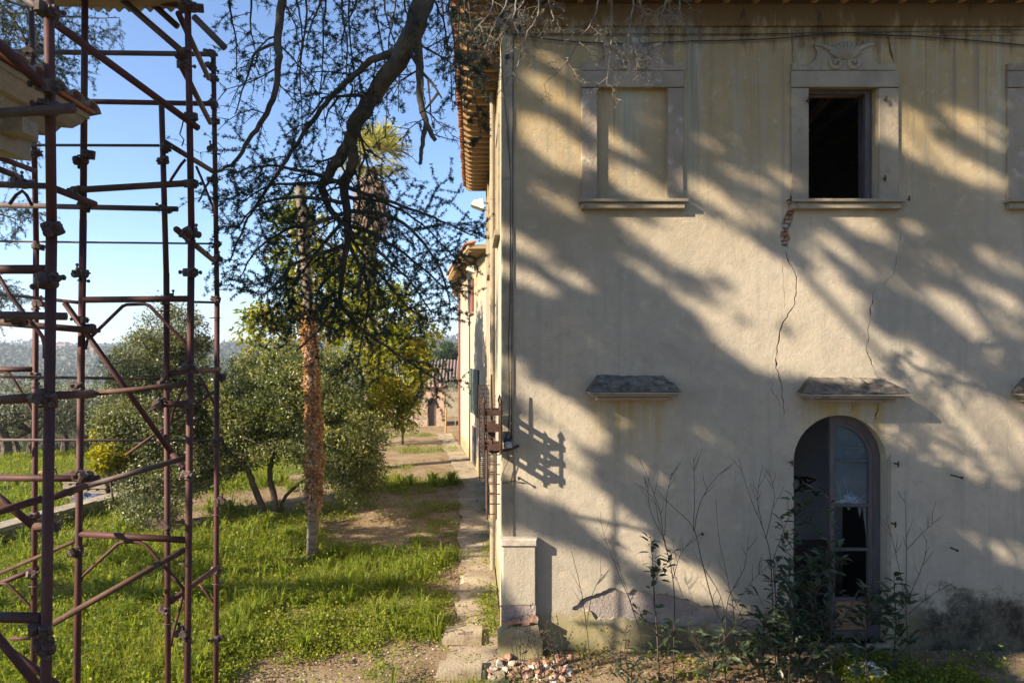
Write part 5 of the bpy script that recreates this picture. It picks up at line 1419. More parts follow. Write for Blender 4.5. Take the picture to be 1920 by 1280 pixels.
c.limb([(520, 80, 5), (480, 100, 5), (465, 140, 5.1), (440, 215, 5.1)], .014, .004, 5, .3, .05, 1, .8)
c.limb([(740, 97, 5.3), (700, 112, 5.3), (673, 133, 5.4), (626, 176, 5.4), (586, 226, 5.5), (537, 300, 5.5), (490, 370, 5.6), (460, 420, 5.7), (430, 492, 5.7)], .032, .006, 16, .55, .55, 1, .7)
low = [
    [(636, 562, 6.2), (666, 606, 6.2), (740, 660, 6.1), (800, 700, 6.1), (832, 718, 6.1)],
    [(645, 350, 5.85), (700, 368, 5.8), (773, 393, 5.8), (840, 420, 5.7), (897, 446, 5.7)],
    [(640, 345, 5.85), (600, 330, 5.8), (540, 315, 5.7), (480, 312, 5.6), (425, 332, 5.6)],
    [(645, 460, 6), (590, 480, 5.9), (540, 506, 5.9), (543, 566, 5.9), (570, 602, 5.9)],
    [(540, 506, 5.9), (515, 535, 5.9), (490, 555, 5.9)],
    [(650, 420, 5.9), (720, 450, 5.9), (790, 500, 5.9), (855, 562, 5.8)],
    [(648, 395, 5.9), (740, 410, 5.8), (805, 470, 5.7), (838, 540, 5.7), (846, 592, 5.7)],
    [(642, 430, 6), (700, 500, 6.1), (760, 570, 6.1), (805, 605, 6.1)],
    [(648, 380, 5.9), (560, 370, 5.7), (490, 382, 5.6), (432, 440, 5.5)],
    [(650, 450, 6), (690, 540, 6.2), (684, 610, 6.2), (668, 692, 6.2)],
    [(646, 400, 5.9), (590, 420, 5.6), (540, 430, 5.5), (480, 470, 5.4), (450, 520, 5.4)],
    [(640, 340, 5.8), (560, 345, 6.1), (500, 350, 6.2), (440, 390, 6.3)],
    [(648, 410, 5.9), (600, 465, 6.3), (560, 520, 6.4), (530, 560, 6.5)],
    [(655, 370, 5.9), (720, 380, 6.2), (790, 420, 6.3), (870, 500, 6.4)],
    [(652, 430, 5.9), (720, 480, 5.6), (770, 530, 5.5), (810, 590, 5.5)],
    [(640, 500, 6.1), (600, 540, 6.2), (590, 600, 6.3)],
]
for l in low: c.limb(l, .02, .004, 9, .5, .9, 1, .45, .08, 6)
up_ = [(430, 5.2, 150), (470, 5.1, 130), (575, 5.3, 270), (612, 5.5, 240), (640, 5.2, 180), (668, 5.4, 130), (700, 5.6, 260), (742, 5.7, 170), (760, 4.9, 60), (815, 5.2, 110), (842, 5.4, 190), (862, 5.6, 130), (600, 5.0, 90), (720, 5.9, 210), (556, 5.6, 150), (655, 5.9, 300), (828, 5.8, 210)]
for x, Y, L in up_:
    x1 = x + random.uniform(-30, 30)
    c.limb([(x + random.uniform(-40, 40), -70, Y - .2), (x, 0, Y), ((x + x1) / 2 + random.uniform(-15, 15), L * .5, Y + .1), (x1, L, Y + .15)], .012, .003, int(3 + L / 34), .28, .36, 1, .4, .25, 5)
# bare grey twigs in front of the wall's top corner
c.done(t)
t = thing('bare_branch', 'bare pale twigs of a dead branch hanging before the top of the villa wall', 'branch', (1.2, 6.2, 9.0))
c = Cedar(9)
for l in ([(1010, -160, 6.0), (1012, 0, 6.2), (1003, 40, 6.3), (988, 62, 6.3), (975, 110, 6.3), (960, 140, 6.3), (931, 181, 6.3)], [(1130, -140, 6.0), (1122, 0, 6.2), (1110, 40, 6.3), (1085, 78, 6.4), (1055, 125, 6.4), (1020, 158, 6.4)],
          [(1150, -120, 6.2), (1147, 20, 6.4), (1146, 70, 6.5), (1143, 110, 6.5), (1138, 162, 6.5)], [(1190, -130, 6.2), (1200, 0, 6.3), (1212, 40, 6.4), (1200, 75, 6.4), (1192, 95, 6.4)], [(1255, -100, 6.2), (1248, 0, 6.3), (1240, 30, 6.3), (1240, 66, 6.3)],
          [(1275, -60, 6.3), (1274, 10, 6.4), (1280, 40, 6.4), (1294, 62, 6.4)], [(960, -100, 6.0), (950, 0, 6.1), (930, 40, 6.1), (910, 90, 6.1), (890, 120, 6.1)], [(975, -100, 6.0), (968, 0, 6.1), (960, 40, 6.1), (925, 85, 6.1), (920, 120, 6.1)],
          [(1000, -90, 6.2), (985, 0, 6.3), (955, 30, 6.3), (940, 70, 6.3)], [(930, -100, 6), (925, 0, 6.1), (915, 30, 6.1), (885, 60, 6.1), (872, 88, 6.1)], [(1180, -100, 6.3), (1188, 0, 6.5), (1180, 60, 6.5), (1192, 110, 6.5), (1200, 130, 6.5)], [(1020, -90, 6.2), (1030, 0, 6.3), (1040, 40, 6.3)]):
    c.limb(l, .011, .003, 9, .30, 0.0, 1, .9, .25, 5)
# the branch they hang from, out of the picture
c.mb.tube([P(900, -180, 5.9), P(1000, -170, 6.0), P(1150, -150, 6.1), P(1290, -70, 6.3)], [.04, .035, .03, .012], 6)
c.mb.tube([P(900, -180, 5.9), Vector((0.9, 2.5, 9.4)), Vector((2.1, -3.9, 11))], [.04, .08, .12], 6)
child(c.mb.build('limb', M['twig'], None, True), t); child(c.thin.build('twigs', M['twig'], None), t)
# a few green sprays over the eaves
c = Cedar(21)
t = thing('cedar_spray', 'dark green cedar spray drooping in front of the eaves and rafters', 'branch', (0, 6, 9))
for l in ([(870, -90, 6.2), (882, 40, 6.3), (893, 70, 6.3), (905, 120, 6.3)], [(868, -60, 6.1), (875, 80, 6.2), (885, 150, 6.2), (895, 210, 6.2), (902, 258, 6.2)], [(842, -60, 6.0), (852, 90, 6.0), (868, 130, 6.0), (905, 140, 6.0)], [(955, -60, 6.3), (950, 0, 6.4), (955, 45, 6.4)]):
    c.limb(l, .010, .003, 10, .22, .8, 1, .8, .15, 5)
c.mb.tube([P(870, -90, 6.2), P(860, -110, 6.0), Vector((0.5, 3, 9.2)), Vector((2.2, -4.0, 10.5))], [.012, .03, .06, .1], 6)
c.done(t)

# cedar standing out of the picture on the left, its tips reach in at the upper corner
t = thing('young_cedar', 'feathery cedar tips showing behind the scaffold in the top left corner', 'tree', (-11.5, 8.6, 0))
c = Cedar(33)
c.mb.tube(smooth_line([Vector((-11.5, 8.6, -.3)), Vector((-11.4, 8.6, 6)), Vector((-11.5, 8.5, 13))], 4), list(np.linspace(.28, .06, 9)), 8)
for l in ([(-60, 20, 9.0), (40, 25, 9.0), (130, 32, 9.0), (225, 34, 9.0)], [(-60, -30, 8.6), (60, 20, 8.8), (150, 66, 9), (180, 76, 9)], [(-60, 60, 9), (30, 100, 9), (90, 130, 9), (125, 146, 9)], [(-60, -50, 8.4), (20, 30, 8.6), (60, 100, 8.7), (80, 140, 8.7)],
          [(-60, -10, 9.2), (20, 60, 9.3), (70, 90, 9.3), (110, 118, 9.3)], [(-60, 235, 9.2), (0, 288, 9.2), (40, 300, 9.2)], [(-60, 380, 9.2), (0, 402, 9.2), (45, 415, 9.2)], [(-60, 500, 9.2), (-10, 545, 9.2), (5, 560, 9.2)], [(-60, -60, 9), (30, 0, 9), (90, 50, 9)]):
    q = [P(*p) for p in l]; c.limb(q, .022, .004, 18, .55, .7, 1, .9, .12, 5)
    c.mb.tube([q[0], Vector((-11.45, 8.6, q[0].z + .2))], [.022, .05], 5)
c.done(t, 0.035, 8, 0.006)
# its lower boughs shade strips of the lawn and the path
rng = np.random.default_rng(90); B = []
for (xa, xb, ya, yb, n, thr) in ((-7.5, .4, 11.45, 12.15, 2600, .36), (-3.6, .4, 14.2, 17.0, 4200, .42), (-7.6, -4.6, 12.2, 15.2, 2000, .57), (-3.5, .4, 18.9, 19.7, 900, .40)):
    X_ = rng.uniform(xa, xb, n); Y_ = rng.uniform(ya, yb, n) + .15 * X_ * 0.3; k = fbm(X_ * .8 + 3, Y_ * 2.2, 92, 3) > thr; X_, Y_ = X_[k], Y_[k]
    t_ = (X_ + 11.5 + rng.normal(0, .25, len(X_))) / 1.8; B.append(np.stack([X_ - 1.8 * t_, Y_ - t_, 1.1 * t_], 1))
B = np.concatenate(B); v, q, tt = leaf_geo(B, .17, .07, .5, 0); child(link('crown', np_mesh('crown', v, q, tt), M['lf_cedar']), t)
mb = MB()
for k in rng.choice(len(B), 26, replace=False):
    e = Vector(B[k]); a_ = Vector((-11.45, 8.6, min(11, e.z + 1.5))); mb.tube([a_, a_.lerp(e, .5) + Vector((0, 0, .2)), e], [.06, .03, .008], 5)
child(mb.build('boughs', M['bark'], None), t)

# great cedar beside the camera's left whose tiers throw the long streaks of shade on the wall
t = thing('shade_cedar', 'great cedar with level tiers standing outside the picture on the left', 'tree', (-13.6, -4.0, 0))
mbw = MB(); mbw.tube(smooth_line([Vector((-13.6, -4.0, -.4)), Vector((-13.5, -3.9, 8)), Vector((-13.4, -4, 15)), Vector((-13.5, -4, 22))], 5), list(np.linspace(.7, .1, 16)), 12)
# gaps between its tiers, given by the bands of sunlight they leave on the wall: x0, y0, x1, y1, half width, clearness
GAPS = [(1640, 788, 1790, 862, 22, .85), (1500, 600, 1700, 690, 26, .9), (1240, 380, 1440, 470, 16, .8), (1003, 96, 1090, 151, 10, .8), (985, 138, 1095, 214, 17, .9), (1090, 222, 1190, 284, 13, .9), (985, 228, 1095, 316, 32, .8), (1118, 298, 1246, 374, 24, .85), (1003, 350, 1092, 406, 12, .8), (1180, 200, 1232, 224, 8, .7),
        (1289, 246, 1395, 300, 8, .8), (1312, 223, 1395, 264, 6, .7), (1348, 309, 1439, 357, 9, .8), (1289, 341, 1445, 425, 20, .95), (1257, 405, 1445, 524, 40, 1.), (1158, 405, 1330, 512, 21, .95), (1167, 482, 1262, 534, 11, .9),
        (930, 428, 1028, 484, 19, .9), (930, 496, 1055, 556, 17, .9), (1031, 504, 1114, 542, 12, .6), (1334, 540, 1445, 604, 17, .9), (1266, 554, 1445, 644, 15, .8), (1438, 190, 1490, 214, 5, .7), (1490, 188, 1515, 204, 6, .7),
        (1447, 316, 1514, 361, 11, .9), (1420, 330, 1482, 376, 9, .85), (1420, 376, 1480, 402, 8, .8), (1651, 200, 1701, 223, 6, .9), (1651, 219, 1740, 252, 7, .9), (1687, 200, 1748, 234, 7, .9), (1645, 242, 1885, 352, 15, 1.),
        (1764, 200, 1840, 239, 8, .95), (1819, 214, 1899, 252, 7, .9), (1805, 241, 1876, 275, 8, .9), (1880, 202, 1920, 222, 6, .8), (1560, 393, 1677, 452, 12, .95), (1692, 412, 1740, 438, 9, .8), (1542, 443, 1705, 542, 19, 1.),
        (1735, 556, 1880, 644, 27, .95), (1497, 445, 1614, 566, 17, .95), (1420, 493, 1614, 606, 31, 1.), (1420, 556, 1640, 644, 36, 1.), (1733, 475, 1930, 590, 15, .9), (1828, 466, 1930, 516, 15, .85), (1828, 579, 1930, 632, 13, .85),
        (1337, 618, 1445, 690, 23, 1.), (936, 668, 992, 702, 12, .8), (975, 722, 1126, 821, 34, .95), (945, 800, 1095, 885, 34, .9), (1129, 768, 1205, 811, 10, .8), (1269, 783, 1378, 845, 9, .55), (1172, 855, 1248, 903, 10, .6), (936, 858, 1088, 937, 32, 1.),
        (1060, 920, 1282, 1077, 34, 1.), (1270, 1062, 1360, 1103, 22, .9), (945, 1030, 1160, 1125, 52, 1.), (1000, 1120, 1180, 1200, 40, .9), (1279, 1109, 1428, 1150, 13, .8), (1400, 630, 1645, 714, 36, 1.), (1600, 640, 1740, 720, 42, 1.),
        (1680, 690, 1940, 835, 74, 1.3), (1600, 700, 1720, 760, 30, 1.2), (1760, 826, 1930, 914, 26, .9), (1846, 668, 1930, 716, 22, .95), (1730, 958, 1906, 1058, 13, .55), (1866, 1020, 1930, 1054, 15, .9), (1420, 1068, 1490, 1132, 15, .6)]
BARS = [(1720, 628, 1890, 730, 12, .9), (1560, 540, 1760, 640, 8, .6), (1700, 800, 1930, 905, 4, .5), (1480, 620, 1560, 670, 10, .5)]
def cap_dist(px, py, g):
    x0, y0, x1, y1 = g[:4]; dx, dy = x1 - x0, y1 - y0; u = np.clip(((px - x0) * dx + (py - y0) * dy) / (dx * dx + dy * dy), 0, 1)
    w = 1.22 * g[4] * (1.55 if g[0] > 1480 and g[3] < 480 else 1.0) * (.55 + .45 * np.sin(np.pi * np.clip(u, .02, .98)) ** .5)
    return np.hypot(px - x0 - u * dx, py - y0 - u * dy) / w
rng = np.random.default_rng(44); n = 90000
px = rng.uniform(930, 1990, n); py = rng.uniform(20, 1230, n)
wob = 7 * (fbm(px * .012 - py * .02, py * .03, 55, 3) - .5)
open_ = np.zeros(n)
for g in GAPS: open_ = np.maximum(open_, g[5] * (1 - sstep(.4, 1.5, cap_dist(px, py + wob, g))))
for g in BARS: open_ = np.minimum(open_, 1 - g[5] * (1 - sstep(.7, 1.2, cap_dist(px, py + wob, g))))
ua = px * .85 + py * .53; va = -px * .53 + py * .85
fine_ = fbm(ua * .011, va * .055, 58, 4) - .5
keep = open_ + 0.85 * fine_ < .42; px, py = px[keep], py[keep]
t_ = np.clip(7.2 + 1.3 * (fbm(px * .004, py * .012, 56, 2) - .5) * 2 + rng.normal(0, .12, len(px)), 6.3, 10)
pts = list(map(tuple, np.stack([(px - CX) / F * 9.5 - 1.8 * t_, 9.5 - t_, H + (CY - py) / F * 9.5 + 1.1 * t_], 1)))
rnd = random.Random(5)
for k in range(46):                                             # limbs that carry the sprays
    q = Vector(pts[rnd.randrange(len(pts))]); rt = Vector((-13.5, -4.0, max(5, q.z - 1.5))); mbw.tube([rt, q.lerp(rt, .5) + Vector((0, 0, .3)), q], [.12, .06, .012], 5)
# the rest of its crown: tiers away from the wall's light
for k in range(260):
    z = rnd.uniform(6, 21); az = rnd.uniform(math.pi * .98, math.pi * 2.1); r = rnd.uniform(1, 6.5) * (24 - z) / 13
    for i in range(60): pts.append((-13.5 + math.cos(az) * r + rnd.gauss(0, .5), -4.5 + math.sin(az) * r + rnd.gauss(0, .5), z + rnd.gauss(0, .12)))
child(mbw.build('trunk', M['bark'], None, True), t)
v, q, tt = leaf_geo(np.array(pts), 0.15, 0.055, 0.6, 0.0)
child(link('crown', np_mesh('crown', v, q, tt), M['lf_cedar']), t)

# ------------------------------------------------------------------ unseen trees added behind the viewpoint to cut sky light on the wall
added_tree = None
for k, (x, y, s) in enumerate(((3, -12, .7), (17, -6, .65), (-3, -17, .8), (10, -18, .85))):
    if added_tree is None:
        rng = np.random.default_rng(300); rnd = random.Random(300)
        added_tree = thing('added_shade_tree', 'unseen tall tree added behind the viewpoint to dim the sky light on the wall', 'tree', (0, 0, 0), 'unseen trees added behind the viewpoint to dim the wall')
        mb = MB(); mb.tube(smooth_line([Vector((0, 0, -.4)), Vector((.2, 0, 5)), Vector((-.1, .1, 11)), Vector((0, 0, 17))], 4), list(np.linspace(.45, .08, 13)), 8)
        C = []; R = []
        for q in range(110):
            z = rnd.uniform(2.5, 20); a = rnd.uniform(0, 6.28); w = 4.3 * math.sin(min(1, (z + 1) / 21) * math.pi) ** .6 * rnd.uniform(.45, 1); C.append((w * math.cos(a), w * math.sin(a), z)); R.append(rnd.uniform(.8, 1.4))
            if q % 3 == 0: mb.tube([(0, 0, z * .8), (C[-1][0] * .5, C[-1][1] * .5, z * .92), C[-1]], [.12, .07, .02], 5)
        mb.build('trunk', M['bark2'], None).parent = added_tree
        p_, d_ = clumps(C, R, 130, rng, .8, .2); v, q, tt = leaf_geo(p_, .42, .2, .5, 0, d_ * .8, rng)
        link('crown', np_mesh('crown', v, q, tt), M['lf_shrub']).parent = added_tree; o = added_tree
    else: o = copy_tree(added_tree)
    o.location = (x, y, 0); o.rotation_euler = (0, 0, k * 1.3); o.scale = (s, s, s)

# ------------------------------------------------------------------ olive grove on the slope and far woods
oliv = []
for k in range(3):
    rng = np.random.default_rng(50 + k); rnd = random.Random(50 + k)
    t = thing('olive_tree', 'silver-green olive tree in the grove on the slope beyond the garden wall', 'tree', (0, 0, 0), 'olive trees in the grove below the garden')
    mb = MB(); mb.tube(smooth_line([Vector((0, 0, -.3)), Vector((.1, 0, .6)), Vector((-.05, .1, 1.3))], 3), list(np.linspace(.2, .12, 7)), 7)
    C = []; R = []
    for q in range(34):
        a = rnd.uniform(0, 6.28); r = 1.9 * rnd.random() ** .5; z = 1.5 + 2.1 * rnd.random() * (1 - .35 * r / 1.9); C.append((r * math.cos(a), r * math.sin(a), z)); R.append(rnd.uniform(.35, .65))
        if q % 3 == 0: mb.tube([(-.05, .1, 1.25), (C[-1][0] * .5, C[-1][1] * .5, 1.6 + (z - 1.6) * .4), C[-1]], [.07, .04, .015], 5)
    mb.build('trunk', M['bark2'], None).parent = t
    p_, d_ = clumps(C, R, 110, rng, .9, .2); tint = np.clip(rng.uniform(0, .8, len(p_)) + rng.uniform(-.2, .3, len(C)).repeat(110), 0, 1)
    v, q, tt = leaf_geo(p_, .15, .05, .3, 0, d_ * .9, rng, tint)
    link('crown', np_mesh('crown', v, q, tt), M['lf_olive']).parent = t
    oliv.append(t)
spots = []
rnd = random.Random(8)
for (px, Y) in ((8, 27), (60, 28.5), (118, 30), (165, 31.5), (-20, 31), (30, 34), (95, 36), (150, 37), (205, 35), (0, 40), (60, 42), (120, 44), (180, 43), (235, 46), (30, 50), (90, 52), (150, 53), (215, 54), (-10, 47), (280, 50), (350, 52), (430, 50)):
    spots.append(((px - CX) / F * Y, Y))
for i, (x, y) in enumerate(spots):
    o = oliv[i] if i < 3 else copy_tree(oliv[i % 3])
    o.location = (x, y, gzs(x, y) - 0.1); o.rotation_euler = (0, 0, rnd.uniform(0, 6.28)); s = rnd.uniform(.85, 1.2); o.scale = (s, s, s * rnd.uniform(.85, 1.1))

def far_woods(name, n, r0, r1, a0, a1, size, per, mat, seed, dens_scale, thr):
    rng = np.random.default_rng(seed)
    r = r0 * (r1 / r0) ** rng.uniform(0, 1, n); a = np.radians(rng.uniform(a0, a1, n)); x = r * np.sin(a); y = r * np.cos(a)
    keep = fbm(x * dens_scale, y * dens_scale, seed, 3) > thr
    x, y, r = x[keep], y[keep], r[keep]; n = len(x)
    z = gz(x, y); h = size * rng.uniform(.6, 1.3, n) * (1 + 0.0005 * r)
    c = np.repeat(np.stack([x, y, z + h * .5], 1), per, 0); hh = np.repeat(h, per)
    d = unit(rng.normal(size=c.shape)); c = c + d * hh[:, None] * np.array([.5, .5, .45]) * rng.uniform(.5, 1, len(c))[:, None]
    tint = np.clip(rng.uniform(0, .7, len(c)) + rng.uniform(0, .3, n).repeat(per), 0, 1)
    v, q, tt = leaf_geo(c, hh * .42, hh * .34, .6, 0, d, rng, tint)
    return tag(link(name, np_mesh(name, v, q, tt), M[mat]), kind='stuff')
tag(far_woods('far_olive_grove', 2600, 62, 420, -40, -2, 3.6, 26, 'lf_olive', 61, .02, .40), 'silvery olive groves covering the slope below the garden')
tag(far_woods('far_woods', 7000, 330, 1900, -42, 6, 7.0, 12, 'lf_hill', 62, .006, .44), 'dark trees and groves scattered over the far hillside')
tag(far_woods('scrub', 700, 30, 70, -40, -14, 1.0, 50, 'lf_grey', 63, .1, .45), 'grey-green scrub at the foot of the near olive trees')
# two little houses and cypresses on the ridge
def ridge_house(px, Y, w, h, lab, m):
    x = (px - CX) / F * Y; t = thing('hill_house', lab, 'house', (x, Y, gzs(x, Y)), None)
    mb = MB(); mb.box((0, 0, h / 2), (w, w * .7, h)); mb.build('wall', M[m], None).parent = t
    mb = MB(); mb.add([(-w * .55, -w * .4, h), (w * .55, -w * .4, h), (w * .55, w * .4, h), (-w * .55, w * .4, h), (-w * .5, 0, h * 1.3), (w * .5, 0, h * 1.3)], [(0, 1, 5, 4), (2, 3, 4, 5), (1, 2, 5), (3, 0, 4), (3, 2, 1, 0)]); mb.build('roof', M['tile'], None).parent = t
ridge_house(122, 1250, 30, 12, 'long pale farmhouse on the far ridge just right of the nearest scaffold pole', 'white_trim')
ridge_house(170, 820, 11, 8, 'small pink house on the far hillside between the scaffold poles', 'stone_trim')
ridge_house(18, 1000, 12, 9, 'small house low on the far hillside at the left edge', 'stone_trim')
rnd = random.Random(77)
for k in range(26):
    a = math.radians(rnd.uniform(-36, -16)); r = rnd.uniform(1150, 1500); x, y = r * math.sin(a), r * math.cos(a); h = rnd.uniform(9, 17)
    rng = np.random.default_rng(900 + k); n = 60; zz_ = rng.uniform(0, 1, n); w = h * .11 * np.sin(np.clip(zz_ * .9 + .1, 0, 1) * np.pi) ** .6
    if k % 3 == 0: w = w * 3.2
    an = rng.uniform(0, 6.28, n); c = np.stack([w * np.cos(an), w * np.sin(an), zz_ * h], 1)
    v, q, tt = leaf_geo(c, h * .18, h * .13, 0, -.4, None, rng)
    o = link('ridge_tree', np_mesh('ridge_tree', v, q, tt), M['lf_hill']); o.location = (x, y, gzs(x, y)); tag(o, 'dark tree standing on the skyline of the far ridge', 'tree', 'trees on the far ridge')

# ------------------------------------------------------------------ grass, weeds and litter on the ground
def wedge(n, y0, y1, rng, p=1.0):
    y = y0 * (y1 / y0) ** (rng.uniform(0, 1, n) ** p); x = y * rng.uniform(-0.92, 0.84, n)
    ok = (x < 0.36) | (y < 9.42)
    ok &= ~((y > 21) & (x > 0.3 - 0.115 * (y - 21) - .1))
    return x[ok], y[ok]
rng = np.random.default_rng(70)
x, y = wedge(370000, 8.1, 34, rng)
g = grass_amount(x, y); fine = fbm(x * 3.1, y * 3.1, 71, 3)
keep = (g + .35 * (fine - .5) > .47) & (rng.uniform(0, 1, len(x)) < np.clip((g - .40) * 4.0, .06, .8)); x, y, g = x[keep], y[keep], g[keep]
c = np.stack([x, y, gz(x, y)], 1); n = len(c)
Ls = (0.07 + 0.20 * np.clip(g - .42, 0, .4) * 2.2) * rng.uniform(.45, 1.7, n) * (.55 + .9 * fbm(x * .9 + 7, y * .9, 77, 3)) * np.clip(1.1 - (y - 10) * .012, .6, 1.1)
v, q, tt = leaf_geo(c, Ls, 0.0075 * np.clip(y / 10, .9, 2.4), 0, 0, np.array([0.35, 0.1, 2.1]), rng, np.clip(rng.beta(2, 2.3, n) + .55 * (fbm(x * .7, y * .7, 75, 3) - .45), 0, 1))
tag(link('grass', np_mesh('grass', v, q, tt), M['lf_grass']), 'rough green winter grass covering the lawn', kind='stuff')
# tufts of longer, arching blades
G = []; rnd = random.Random(12); vs = []
for k in range(900):
    y = 8.4 * (22 / 8.4) ** rnd.random(); x = y * rnd.uniform(-.72, .02)
    if grass_amount(x, y) < .50 or x > -.5: continue
    z = gzs(x, y); n = rnd.randint(10, 24); hgt = rnd.uniform(.22, .48)
    for b_ in range(n):
        a = rnd.uniform(0, 6.28); d = Vector((math.cos(a), math.sin(a), 0)); s = Vector((-d.y, d.x, 0)) * .008 * max(1, y / 11); h = hgt * rnd.uniform(.6, 1.1); o = Vector((x, y, z)) + d * rnd.uniform(0, .05)
        p1 = o + d * h * .22 + Vector((0, 0, h * .75)); p2 = o + d * h * .75 + Vector((0, 0, h * rnd.uniform(.55, .95)))
        vs += [o - s, o + s, p1 + s, p1 - s, p1 - s, p1 + s, p2 + s * .2, p2 - s * .2]
v = np.array([tuple(p) for p in vs]); q = np.arange(len(v)).reshape(-1, 4)
tag(link('grass_tufts', np_mesh('grass_tufts', v, q, np.repeat(RNG.uniform(.1, .8, len(q)), 4)), M['lf_grass']), 'tufts of longer arching grass on the lawn', kind='stuff')
# broad-leaved weeds
rng = np.random.default_rng(72)
x, y = wedge(82000, 8.1, 26, rng); gg = fbm(x * .8 + 40, y * .8, 81, 4) + .75 * (grass_amount(x, y) - .5) + .30 * (fbm(x * 3.3, y * 3.3, 83, 3) - .5)
near = (y < 9.42) & (x > -.2)
keep = ((gg + rng.normal(0, .05, len(x)) > np.where(near, .50, .50)) | (rng.uniform(0, 1, len(x)) < .025)) & ~((x > -.4) & (x < .1) & (y > 9.3) & (rng.uniform(0, 1, len(x)) < .9)); x, y = x[keep], y[keep]
cc = np.stack([x, y, gz(x, y) + .01], 1); kind = fbm(x * .55, y * .55, 84, 2); sz = np.clip(rng.lognormal(0, .4, len(cc)) * (.6 + .8 * kind), .4, 1.55); hgt = rng.uniform(.02, .13, len(cc)) * (1 + 2.2 * (rng.uniform(0, 1, len(cc)) < .10)) * sz; per = 12
c = np.repeat(cc, per, 0); c[:, :2] += rng.normal(0, .045, (len(c), 2)) * np.repeat(sz, per)[:, None]; c[:, 2] += rng.uniform(.1, 1, len(c)) * np.repeat(hgt, per)
v, q, tt = leaf_geo(c, .034 * np.repeat(sz, per), .025 * np.repeat(sz, per), .55, 0, np.array([0.1, 0, .5]), rng, np.clip(rng.beta(2, 2.6, len(c)) * .7 + np.repeat(rng.beta(1.5, 2.5, len(cc)), per) * .55, 0, 1))
tag(link('weeds', np_mesh('weeds', v, q, tt), M['lf_weed']), 'low broad-leaved weeds spreading through the grass', kind='stuff')
# dead leaves
x, y = wedge(60000, 8.1, 22, rng); keep = (grass_amount(x, y) < .56) & (fbm(x * 1.2, y * 1.2, 91, 3) > .40); x, y = x[keep], y[keep]
c = np.stack([x, y, gz(x, y) + .012], 1); d = rng.normal(size=c.shape); d[:, 2] *= .1
v, q, tt = leaf_geo(c, .05, .03, 2.5, 0, d, rng, rng.beta(1.6, 2.2, len(c)))
tag(link('fallen_leaves', np_mesh('fallen_leaves', v, q, tt), M['lf_dry']), 'dead leaves and straw littering the bare soil', kind='stuff')
# pebbles and plaster crumbs
x, y = wedge(9000, 8.1, 16, rng); keep = (np.abs(x + .2) < 1.3) | (fbm(x, y, 95, 2) > .62); x, y = x[keep], y[keep]
c = np.stack([x, y, gz(x, y) + .01], 1); v, q, tt = leaf_geo(c, .03, .03, 1, 0, None, rng)
tag(link('gravel', np_mesh('gravel', v, q, tt), M['rubble_white']), 'plaster crumbs and pebbles strewn on the path', kind='stuff')

# ------------------------------------------------------------------ saplings before the wall
def leaf_mesh():
    me = bpy.data.meshes.new('leaf'); L = 1.0
    v = [(0, 0, 0), (.3, .19, .05), (.3, 0, -.01), (.3, -.19, .05), (.68, .16, .03), (.68, 0, -.05), (.68, -.16, .03), (1, 0, -.14)]
    f = [(0, 2, 1), (0, 3, 2), (1, 2, 5, 4), (2, 3, 6, 5), (4, 5, 7), (5, 6, 7)]
    me.from_pydata(v, [], f); me.update(); me.materials.append(M['laurel']); return me
LEAF = leaf_mesh()
def laurel(label, px, n, dense_from, spread, rad, leafL, Y, seed, side=0):
    rnd = random.Random(seed); pts = [P(a_, b_, Y) for a_, b_ in px]; base = Vector((pts[0].x, pts[0].y, gzs(pts[0].x, pts[0].y)))
    t = thing('laurel_sapling', label, 'sapling', tuple(base), 'laurel saplings before the villa wall')
    pts[0] = base; pts = smooth_line(pts, 4, .008); mb = MB(); m_ = len(pts); mb.tube(pts, list(np.linspace(.014, .004, m_)), 5)
    twigs = [pts]
    for k in range(side):
        u = rnd.uniform(.12, dense_from + .3); p0 = along(pts, u); a = rnd.uniform(0, 6.28); L = spread * rnd.uniform(.6, 1.2)
        tw = [p0, p0 + Vector((math.cos(a) * L * .5, math.sin(a) * L * .3, L * .45)), p0 + Vector((math.cos(a) * L * .8, math.sin(a) * L * .5, L * 1.05))]
        mb.tube(tw, [.006, .005, .003], 4); twigs.append(tw)
    child(mb.build('stem', M['dark_stem'], None), t)
    for i in range(int(n * 1.35)):
        tw = twigs[0] if (side == 0 or rnd.random() < .4) else rnd.choice(twigs[1:])
        u = (1 - rnd.random() ** 1.1 * (1 - .1)) if tw is pts else rnd.uniform(.25, 1.0)
        p0 = along(tw, u); a = rnd.uniform(0, 6.28); el_ = rnd.uniform(-.1, .9)
        o = bpy.data.objects.new('leaf', LEAF); COL.objects.link(o); child(o, t)
        off = rad * rnd.random() * (1 - u * .6); o.location = p0 + Vector((math.cos(a), math.sin(a), .3)) * off
        s = leafL * rnd.uniform(.7, 1.3); o.scale = (s, s, s); o.rotation_euler = (rnd.uniform(-.5, .5), -el_, a)
    return t
laurel('lone upright laurel left of the bare stems, its tip before the plaster wound', [(1236, 1290), (1232, 1200), (1226, 1110), (1224, 1060), (1220, 1008)], 82, .5, .35, .09, .125, 8.6, 1, 5)
laurel('tall slim laurel hugging the left edge of the arched door', [(1500, 1290), (1496, 1180), (1488, 1060), (1490, 980), (1487, 905)], 110, .5, .35, .08, .125, 8.6, 2, 6)
laurel('tall laurel before the open half of the arched door', [(1560, 1290), (1558, 1190), (1560, 1090), (1555, 1000), (1556, 918)], 120, .5, .4, .09, .125, 8.5, 3, 7)
laurel('bushy laurel filling the foot of the open doorway', [(1530, 1300), (1525, 1220), (1520, 1140), (1522, 1070)], 150, .6, .5, .2, .15, 8.55, 4, 12)
laurel('laurel with large leaves before the lower panel of the door', [(1625, 1300), (1622, 1220), (1624, 1160), (1622, 1112)], 80, .6, .4, .13, .15, 8.5, 5, 7)
